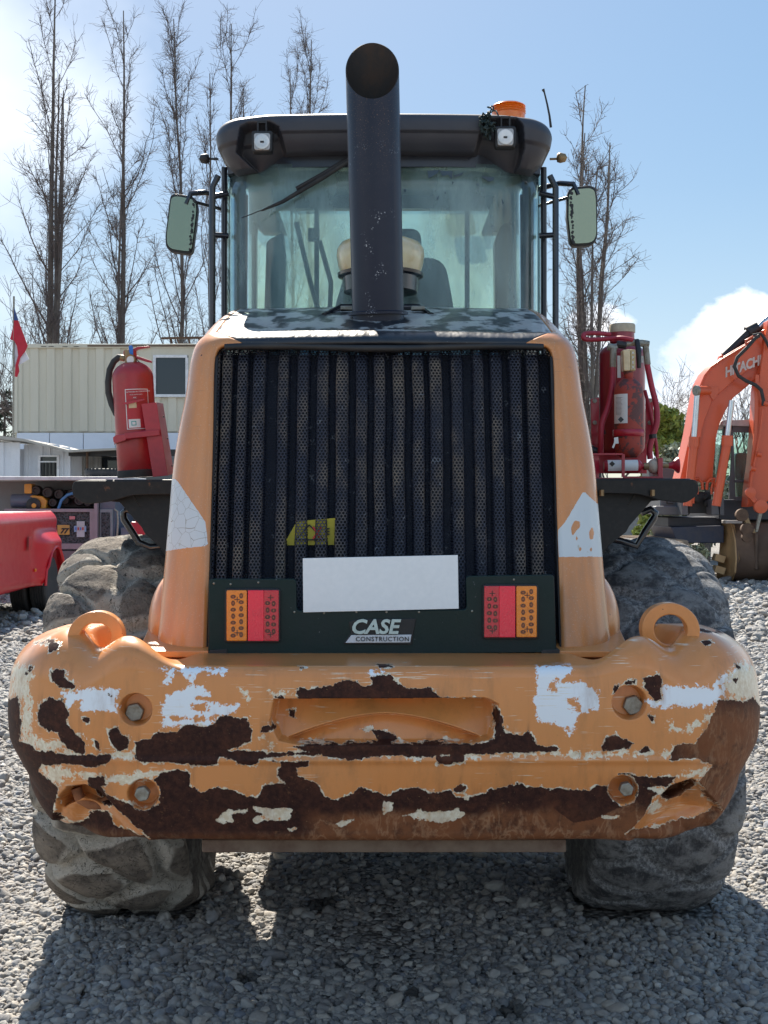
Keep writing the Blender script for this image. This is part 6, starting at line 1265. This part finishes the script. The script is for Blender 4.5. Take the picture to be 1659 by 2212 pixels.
# ================================================================== red pickup
def pickup():
    A = Vector((.03, -1, 0)).normalized(); Lf = Vector((1, .03, 0)).normalized()      # forward, outward (its left side, towards picture right)
    C0 = P(124, 1080, 18.6); C0.z = 0
    t = thing('pickup_truck', C0+A*1.5-Lf*.9, 'glossy red dual rear wheel pickup cut by the left edge', 'pickup truck')
    mr = pm('truck red', (.50,.002,.010), .35, amt=.04, coat=.15, bump=.0, dirt=(.3,.02,.03))
    def q(s, o, z): return C0+A*s+Lf*o+Vector((0,0,z))
    def sidepoly(z_top): 
        pts = [(0,.52),(0,1.30),(.04,1.40),(1.9,1.43),(3.2,1.43),(3.2,.45),(1.32,.45)]
        ar = [(.74+.56*math.cos(a), .42+.56*math.sin(a)) for a in np.linspace(.05, math.pi-.15, 14)]
        return pts[:5]+[(3.2,.45)]+ar
    # side skin with shoulder and dual-wheel bulge, built as a grid
    S = np.linspace(0, 5.6, 281); Hh = np.linspace(.42, 1.43, 51); vs = []; 
    for s in S:
        for h in Hh:
            bul = .17*math.exp(-((s-.74)/.62)**4)*sm(1.22, .98, h); rnd_ = -.10*max(0, (h-1.28)/.15)**2-.05*max(0, (.55-h)/.13)**2-.12*max(0, (.12-s)/.12)**2; vs.append(q(s, float(bul+rnd_+.02*math.sin(h*5)), float(h)))
    fs = []
    for i in range(280):
        for j in range(50):
            sc, hc = (S[i]+S[i+1])/2, (Hh[j]+Hh[j+1])/2
            if (sc-.74)**2+(hc-.40)**2 < .53**2: continue
            a = i*51+j; fs.append((a, a+1, a+52, a+51))
    m = M(); m.add(vs, fs); o = m.build('bed_side', mr, t, smooth=60); so = o.modifiers.new('s', 'SOLIDIFY'); so.thickness = .03; so.offset = 0
    m = M(); m.tube([q(.74+.53*math.cos(a_), .155 if a_ > .5 and a_ < 2.6 else .13, .40+.53*math.sin(a_)) for a_ in np.linspace(.02, math.pi-.02, 30)], .022, 8); m.build('arch_trim', mr, t, smooth=60)
    m = M(); m.prism([q(-.0,-.10,.55), q(-.0,-1.9,.55), q(-.0,-1.9,1.38), q(-.0,-.10,1.38)], A*.06); m.build('tailgate', mr, t, bevel=.02)
    m = M(); m.prism([q(.05,-.08,1.40), q(.05,-1.88,1.40), q(3.0,-1.88,1.42), q(3.0,-.08,1.42)], (0,0,.03)); m.build('bed_cover', pm('bed cover pale', (.50,.42,.36), .5), t, bevel=.01)
    m = M(); m.prism([q(2.95,-.1,1.40), q(3.25,-.16,1.98), q(4.9,-.16,1.98), q(5.4,-.1,1.40)], -Lf*1.7); m.build('cab', m_dark, t, bevel=.05)
    m = M(); m.prism([q(3.25,-.14,1.975), q(4.9,-.14,1.975), q(4.9,-1.7,1.975), q(3.25,-1.7,1.975)], (0,0,.05)); m.build('cab_roof', mr, t, bevel=.03)
    m = M(); m.prism([q(1.65,.03,.92), q(1.65+.16,.03,.92), q(1.65+.16,.03,1.10), q(1.65,.03,1.10)], Lf*.012); m.build('fuel_door', mr, t, bevel=.01)
    m = M(); m.prism([q(-.12,-.05,.42), q(-.12,-1.9,.42), q(-.12,-1.9,.62), q(-.12,-.05,.62)], A*.1); m.build('rear_bumper', m_steel, t, bevel=.02)
    m = M(); m.prism([q(.12,-.25,.35), q(.12,-1.7,.35), q(5.4,-1.7,.35), q(5.4,-.25,.35)], (0,0,.3)); m.build('underbody', m_blackmat, t)
    m = M(); m.prism([q(1.45,.04,.62), q(1.52,.04,.62), q(1.52,.04,.66), q(1.45,.04,.66)], Lf*.012); m.build('marker_light', m_lamb, t)
    wm = pm('road tyre', (.022,.022,.024), .8, amt=.5, dirt=(.07,.065,.06), sc=10, bump=.3)
    for sd in (0, -1.72):
        for o_ in (-.02, -.30):
            w = thing_part('wheel', t, q(.74, sd+o_, .40)); c = q(.74, sd+o_, .40)
            m = M(); m.lathe([(.25,-.115),(.33,-.125),(.385,-.11),(.402,-.07)]+[(v, h) for k in range(4) for v, h in ((.402,-.06+k*.035),(.390,-.055+k*.035),(.390,-.045+k*.035),(.402,-.04+k*.035))]+[(.402,.09),(.385,.11),(.33,.125),(.25,.115)], c, Lf, 56); m.build('tyre', wm, w, smooth=30)
            m = M(); m.lathe([(.25,-.09),(.25,.10),(.235,.10),(.21,-.03),(.09,-.05),(.085,.02),(0,.02)], c, Lf, 36); m.build('rim', pm('dark rim', (.03,.035,.045), .3, .6), w, smooth=40)
pickup()
# ================================================================== orange excavator on the right
def excavator():
    D = 24.0; mo = pm('excavator orange', (.60,.085,.022), .38, amt=.35, dirt=(.42,.10,.05), sc=1.2, bump=.05, coat=.25); ml = pm('excavator grey', (.085,.088,.10), .5, amt=.4, dirt=(.17,.15,.14), sc=1.5); md = pm('excavator dark', (.022,.026,.04), .5, amt=.5, dirt=(.06,.05,.05), sc=2)
    e = thing('excavator', P(1560, 1080, D+1.5)*1.0, 'orange tracked excavator with its boom raised and bucket on the gravel', 'excavator'); 
    def sl(name, pts, d, t, mat, bevel=.02, r=0, parent=e):
        p = c4(pts); p = rnd(p, r) if r else p; m = M(); m.slab(p, D+d, t); return m.build(name, mat, parent, bevel=bevel)
    # boom: gooseneck box
    out = [(915,1290),(965,1090),(1000,930),(1030,760),(1060,600),(1085,530),(1120,465),(1170,405),(1240,350),(1330,296),(1440,232),(1540,150),(1700,30)]
    inn = [(1700,190),(1560,330),(1535,480),(1440,570),(1330,660),(1270,760),(1225,860),(1200,960),(1190,1080),(1180,1180),(1172,1310)]
    bo = sl('boom', out+inn, 0.15, .62, mo, .02)
    # the facing side plate stands proud, as the underside plate turns away
    sp = [(1000,930),(1030,760),(1060,600),(1085,530),(1120,465),(1170,405),(1240,350),(1330,296),(1440,232),(1560,160),(1555,300),(1535,360),(1440,450),(1330,530),(1240,610),(1170,670),(1140,760),(1110,830),(1085,930),(1070,1030),(1000,1290),(920,1290)]
    sl('boom_side_plate', sp, .06, .10, mo, .012)
    sl('boom_gusset', [(1140,575),(1218,575),(1215,625),(1180,680),(1160,660),(1140,600)], .03, .03, mo, .004)
    m = M(); m.tube([P(*c4([(a, b)])[0], D+.03) for a, b in ((1000,1060),(1035,800),(1075,580),(1110,490),(1160,425),(1240,368),(1330,315),(1430,255))], .02, 8); m.build('boom_pipe', mo, e, smooth=60)
    text('HITACHI', 'boom_letters', pm('faded letters', (.62,.50,.46), .5, bump=0), e, P(*c4([(1268,500)])[0], D+.055), .26, Vector((1,0,.36)), Vector((0,0,1)), .003, offset=.010, spacing=.95, xs=.76)
    sl('boom_hinge', [(1230,335),(1245,322),(1262,350),(1250,372),(1222,372)], .10, .2, mo)
    # arm cylinder on top
    m = M(); m.tube([P(*c4([a])[0], D+.35) for a in ((1262,345),(1460,155))], .10, 16); m.build('arm_cylinder', m_blackmat, e, smooth=60)
    m = M(); m.tube([P(*c4([a])[0], D+.35) for a in ((1440,165),(1520,125))], .14, 16); m.build('cylinder_gland', m_dark, e, smooth=60); m = M(); m.tube([P(*c4([a])[0], D+.35) for a in ((1490,150),(1700,-40))], .065, 12); m.build('cylinder_rod', m_chrome, e, smooth=60)
    # boom cylinders
    for (xa, ya), (xb, yb), (xc, yc), n in (((1055,600),(1030,960),(980,1490),0), ((1318,680),(1285,950),(1198,1490),1)):
        m = M(); m.tube([P(xa*.2812+1210, ya*.2812+674, D-.25), P(xb*.2812+1210, yb*.2812+674, D-.25)], .055, 16); m.build('cylinder_rod', m_chrome, e, smooth=60)
        m = M(); m.tube([P(xb*.2812+1210, yb*.2812+674, D-.25), P(xb*.2812+1210-1, yb*.2812+674+22, D-.25)], .105, 16); m.build('cylinder_gland', mo, e, smooth=60)
        m = M(); m.tube([P(xb*.2812+1210, yb*.2812+674+10, D-.25), P(xc*.2812+1210, yc*.2812+674, D-.25)], .085, 16); m.build('boom_cylinder', mo, e, smooth=60)
    m = M(); m.tube([P(*c4([(1045,602)])[0], D-.28), P(*c4([(1140,604)])[0], D-.1)], .085, 12); m.build('boom_pin', mo, e, smooth=60); m = M(); m.tube([P(*c4([(1038,603)])[0], D-.3), P(*c4([(1056,603)])[0], D-.28)], .10, 12); m.build('pin_cap', m_steel, e)
    # arm
    sl('arm', [(1600,60),(1760,40),(1760,1430),(1598,1452),(1560,1475),(1440,1500),(1455,1330),(1480,1150),(1500,900),(1515,600),(1530,500),(1560,300)], -.05, .45, mo, .02)
    sl('arm_edge_plate', [(1500,480),(1530,480),(1518,900),(1490,1200),(1470,1400),(1438,1500),(1450,1300),(1490,950)], -.12, .06, mo, .008)
    m = M(); m.tube([P(*c4([a])[0], D-.2) for a in ((1530,180),(1500,200),(1440,270),(1360,350),(1338,420),(1370,490),(1430,530),(1500,560),(1545,600),(1562,680),(1560,720))], .035, 8); m.build('hydraulic_hose', m_rubber, e, smooth=60)
    m = M(); m.tube([P(*c4([a])[0], D-.15) for a in ((1480,180),(1540,165),(1575,210),(1610,280))], .03, 8); m.build('hydraulic_hose', m_rubber, e, smooth=60)
    m = M(); m.tube([P(*c4([a])[0], D-.15) for a in ((1430,250),(1425,220),(1500,180),(1540,190))], .025, 8); m.build('hose_guard', mo, e, smooth=60)
    for pts in ([(1510,1090),(1500,1110)], [(1465,1200),(1468,1225)], [(1560,700),(1555,730)]): m = M(); m.tube([P(*c4([pts[0]])[0], D-.2), P(*c4([(pts[0][0]+35, pts[0][1]+8)])[0], D-.2)], .05, 10); m.build('pipe_clamp', mo, e, smooth=60)
    m = M(); m.tube([P(*c4([a])[0], D-.16) for a in ((1555,740),(1540,900),(1505,1100),(1478,1210),(1450,1400))], .022, 8); m.build('arm_pipe', mo, e, smooth=60)
    # linkage and bucket
    sl('link', [(1432,1370),(1475,1362),(1500,1385),(1495,1420),(1545,1480),(1565,1500),(1545,1530),(1525,1510),(1450,1425)], -.3, .10, mo, .01)
    sl('link', [(1530,1530),(1560,1530),(1520,1690),(1500,1690)], -.32, .08, m_steel, .01); sl('link_arm', [(1402,1560),(1440,1560),(1480,1660),(1520,1680),(1500,1700),(1450,1690)], -.3, .1, m_brass, .01)
    for a, b, r in ((1400,1560,.12),(1465,1388,.10),(1545,1495,.13),(1440,1670,.12),(1440,1730,.10)): m = M(); c = P(*c4([(a, b)])[0], D-.35); m.lathe([(r,0),(r,.1),(0,.11)], c+Vector((0,.1,0)), (0,-1,0), 18); m.build('link_pin', m_rust if b > 1500 else mo, e)
    mb = pm('bucket steel', (.12,.075,.052), .7, amt=.7, dirt=(.26,.17,.11), sc=1.5, bump=.3, bsc=10, bd=.02); mbs = pm('bucket side worn with sunlit tan', (.55,.34,.16), .6, amt=.5, dirt=(.22,.13,.07), sc=2, bump=.2, bsc=10)  # worn side steel, its colour brightened to carry the sunlit tan
    def qb(x, y, d=0): return P(*c4([(x, y)])[0], 25.2+d)
    prof = [(0,1.20),(.35,1.22),(.72,1.10),(.95,.80),(1.02,.45),(.95,.18),(.70,.03),(.30,-.01),(-.35,.03)]
    x0 = qb(1262,0).x; x1 = x0+1.7; Yb = 25.2-.9
    m = M(); n = len(prof); cv = [Vector((x0, Yb+1.0-.98*a*1.0, b)) for a, b in prof]; vs = cv+[v+Vector((1.7,0,0)) for v in cv]; m.add(vs, [(i, i+1, i+1+n, i+n) for i in range(n-1)]); o = m.build('bucket_shell', mb, e, smooth=50); so = o.modifiers.new('s', 'SOLIDIFY'); so.thickness = .04
    for xx in (x0-.03, x1): m = M(); m.prism([Vector((xx, v.y, v.z)) for v in cv], (.04,0,0)); m.build('bucket_side', mbs, e, bevel=.008)
    m = M(); m.prism([Vector((x0-.16, cv[0].y-.05, 1.2)), Vector((x0+.02, cv[2].y, 1.12)), Vector((x0+.04, cv[4].y+.02, .45)), Vector((x0+.0, cv[6].y, .02)), Vector((x0-.22, cv[7].y, .04)), Vector((x0-.14, cv[7].y, .7))], (0,-.06,0)); m.build('bucket_wear_plate', mbs, e, bevel=.01)
    for k, y_ in enumerate((.45,.22)): m = M(); m.obox(Vector((x0-.25, Yb+.4, y_)), (.10,.12,.07), Matrix.Rotation(.3, 3, 'Y')); m.build('side_cutter', mbs, e, bevel=.01)
    for k in range(3): m = M(); m.box(x0+.35+k*.5, x0+.40+k*.5, Yb-.02, Yb+.3, .25, .95); m.build('bucket_rib', mb, e, bevel=.01)
    # cab
    cb = thing_part('cab', e, P(*c4([(1380,1450)])[0], D+.9))
    dc = .48
    m = M(); m.slab(rnd(c4([(1240,870),(1255,832),(1485,826),(1492,860),(1490,880)]), 3), D+dc-.05, 1.6); m.build('roof', pm('roof pale', (.46,.45,.44), .5), cb, bevel=.03)
    for pts in ([(1300,875),(1330,875),(1350,1440),(1300,1440),(1318,1100)], [(1470,875),(1500,875),(1500,1440),(1450,1440),(1480,1050)], [(1300,868),(1500,868),(1500,925),(1330,925)], [(1330,1290),(1480,1290),(1480,1310),(1330,1310)], [(1340,1418),(1480,1418),(1480,1450),(1340,1450)]): m = M(); m.slab(c4(pts), D+dc, .08); m.build('cab_frame', ml, cb, bevel=.01)
    m = M(); m.slab(c4([(1325,925),(1475,925),(1475,1420),(1345,1420)]), D+dc+.05, .01); m.build('windscreen', m_glassx, cb)
    m = M(); m.slab(c4([(1215,905),(1300,880),(1318,1100),(1300,1250),(1270,1300),(1190,1240),(1195,1000)]), D+dc+.3, .01); m.build('side_glass', m_glassx, cb)
    m = M(); m.slab(c4([(1262,840),(1272,840),(1262,1000),(1210,1330),(1195,1330)]), D+dc+.25, .05); m.build('cab_post', ml, cb)
    m = M(); m.slab(c4([(1480,930),(1760,930),(1760,1430),(1480,1430)]), D+2.4, .05); m.build('far_window', m_glassx, cb)
    m = M(); m.slab(rnd(c4([(1345,1090),(1380,1080),(1450,1085),(1470,1130),(1470,1290),(1345,1290)]), 6), D+dc+.7, .2); m.build('seat', m_frame, cb, bevel=.03)
    m = M(); m.slab(c4([(1350,1300),(1470,1300),(1470,1420),(1350,1420)]), D+dc+.4, .1); m.build('floor_mat', pm('olive mat', (.12,.13,.1), .7), cb)
    text('RIVAL', 'screen_word', m_ink, cb, P(*c4([(1478,972)])[0], D+dc+.03), .175, Vector((-1,0,0)), Vector((0,0,1)), .002, xs=.88)
    m = M(); c = P(*c4([(1447,963)])[0], D+dc+.03); m.lathe([(.035,0),(.06,0),(.06,.004),(.035,.004)], c, (0,-1,0), 20); 
    # superstructure
    sl('upper_body', [(770,1395),(905,1392),(1000,1392),(1000,1560),(770,1560)], .6, 2.6, ml, .03); sl('upper_skirt', [(730,1490),(922,1490),(922,1562),(730,1562)], .45, .3, ml, .03)
    sl('body_side', [(1220,1440),(1440,1440),(1500,1448),(1760,1450),(1760,1600),(1220,1600)], .7, 2.6, md, .03); sl('far_housing', [(680,1200),(770,1150),(900,1170),(930,1240),(930,1400),(700,1400)], 2.6, .8, ml, .04)
    em = thing_part('vent', e, P(*c4([(842,1448)])[0], D+.58))
    for pts in ([(815,1428),(868,1428),(868,1434),(815,1434)], [(838,1446),(868,1446),(868,1451),(838,1451)], [(815,1466),(868,1466),(868,1472),(815,1472)], [(815,1434),(826,1434),(826,1466),(815,1466)]): m = M(); m.slab(c4(pts), D+.585, .02); m.build('vent_slot', m_dark, em)
    for pts in ([(925,1400),(985,1440),(985,1560),(940,1560)], [(1160,1440),(1210,1440),(1225,1560),(1165,1560)], [(1225,1380),(1260,1440),(1262,1565),(1228,1560)]): sl('boom_foot', pts, .1, .5, ml, .015)
    sl('swing_centre', [(985,1380),(1160,1380),(1165,1545),(990,1545)], .5, .3, m_dark, .02)
    for a, b, r in ((1060,1425,.10),(1130,1470,.07),(1110,1420,.06)): m = M(); m.lathe([(r*.6,0),(r,.02),(r,.06),(r*.6,.08),(0,.08)], P(*c4([(a, b)])[0], D+.45), (0,-1,0), 18); m.build('hydraulic_fitting', m_blackmat, e)
    for x_, sg in ((1030,1),(1190,-1)):
        m = M(); m.tube([P(*c4([(x_-sg*10,1470)])[0], D), P(*c4([(x_-sg*5,1400)])[0], D), P(*c4([(x_+sg*10,1300)])[0], D), P(*c4([(x_-sg*0,1280)])[0], D-.05), P(*c4([(x_+sg*30,1278)])[0], D), P(*c4([(x_+sg*60,1310)])[0], D), P(*c4([(x_+sg*64,1365)])[0], D)], .03, 8); m.build('hose_loop', mo, e, smooth=60)
        m = M(); m.tube([P(*c4([(x_+sg*15,1310)])[0], D-.05), P(*c4([(x_+sg*28,1350)])[0], D-.05), P(*c4([(x_+sg*26,1400)])[0], D-.05)], .022, 8); m.build('hose_loop', mo, e, smooth=60)
    sl('turntable', [(830,1575),(1380,1575),(1380,1600),(1240,1620),(1240,1650),(830,1650)], .9, 1.6, md, .02); sl('lower_frame', [(850,1650),(1260,1640),(1260,1775),(900,1775)], .7, 2.0, pm('navy frame', (.025,.035,.07), .45), .02); sl('lower_step', [(1270,1600),(1400,1600),(1400,1625),(1270,1625)], .2, .3, pm('pale step', (.4,.37,.35), .6), .01)
    # tracks: individual shoes
    mt_ = pm('sandy track shoe', (.30,.23,.17), .85, amt=.6, dirt=(.14,.10,.08), sc=3, bump=.3, bsc=15, bd=.02)
    for side, xc in (('l', P(*c4([(820,0)])[0], D).x), ('r', P(*c4([(820,0)])[0], D).x+2.45)):
        tk = thing_part('track', e, (xc, D+1.5, .4)); hw = .34; R_ = .37; y0, y1 = D-.15, D+3.0
        per = []
        nS = 44; Ls = (y1-y0)*2+2*math.pi*R_
        for k in range(nS):
            u = Ls*k/nS
            if u < y1-y0: c = Vector((xc, y0+u, 2*R_+.06)); a = 0
            elif u < y1-y0+math.pi*R_: th = (u-(y1-y0))/R_; c = Vector((xc, y1+math.sin(th)*R_, R_+.06+math.cos(th)*R_)); a = -th
            elif u < 2*(y1-y0)+math.pi*R_: c = Vector((xc, y1-(u-(y1-y0)-math.pi*R_), .06)); a = math.pi
            else: th = (u-2*(y1-y0)-math.pi*R_)/R_; c = Vector((xc, y0-math.sin(th)*R_, R_+.06-math.cos(th)*R_)); a = math.pi-th
            rot = Matrix.Rotation(a, 3, 'X')
            if k == 0:
                m = M(); m.box(-hw, hw, -.088, .088, -.015, .012); m.box(-hw, hw, -.07, -.055, .012, .035); m.box(-hw, hw, .0, .015, .012, .035); m.box(-hw, hw, .065, .08, .012, .035); sh = bpy.data.meshes.new('track_shoe'); sh.from_pydata(m.v, [], m.f); sh.materials.append(mt_)
            o = bpy.data.objects.new('track_shoe', sh); COL.objects.link(o); o.parent = tk; o.matrix_local = Matrix.Translation(c-ORG[tk])@rot.to_4x4()
        M().box(xc-.2, xc+.2, y0, y1, .12, .68).build('track_frame', md, tk, bevel=.03)
    for k in range(3): m = M(); m.box(P(1495+k*14,0,D).x, P(1502+k*14,0,D).x, D+2.6, D+2.7, .05, .62); m.build('step_bar', pm('pale steel', (.45,.43,.42), .5), e)
excavator()
# small background pieces to the right
def bg_right():
    D = 40; X = lambda px: (px-CX)/F*D; Z = lambda py: CH-(py-HY)/F*D
    s = thing('parked_trailer', (X(1265), D, 0), 'small dark vehicle far behind the right hood edge', 'vehicle'); M().box(X(1255), X(1300), D, D+2, .4, Z(935)).build('body', m_frame, s, bevel=.05); M().box(X(1262), X(1290), D-.02, D, Z(990), Z(945)).build('window', m_winglass, s)
    for px_ in (1263, 1290): m = M(); m.lathe([(.3,0),(.4,.03),(.4,.22),(.3,.25),(0,.25)], (X(px_), D-.05, .4), (0,1,0), 20); m.build('wheel', m_rubber, s)
    w = thing('yard_wall', (X(1560), 50, 0), 'low pale wall behind the excavator', 'wall'); 
    for k in range(10): M().box(-3+k*3.3, .26+k*3.3, 50, 50.15, 0, 1.9).build('wall_panel', pm('pale wall', (.30,.29,.27), .8) if k == 0 else bpy.data.materials['pale wall'], w, bevel=.02)
bg_right()
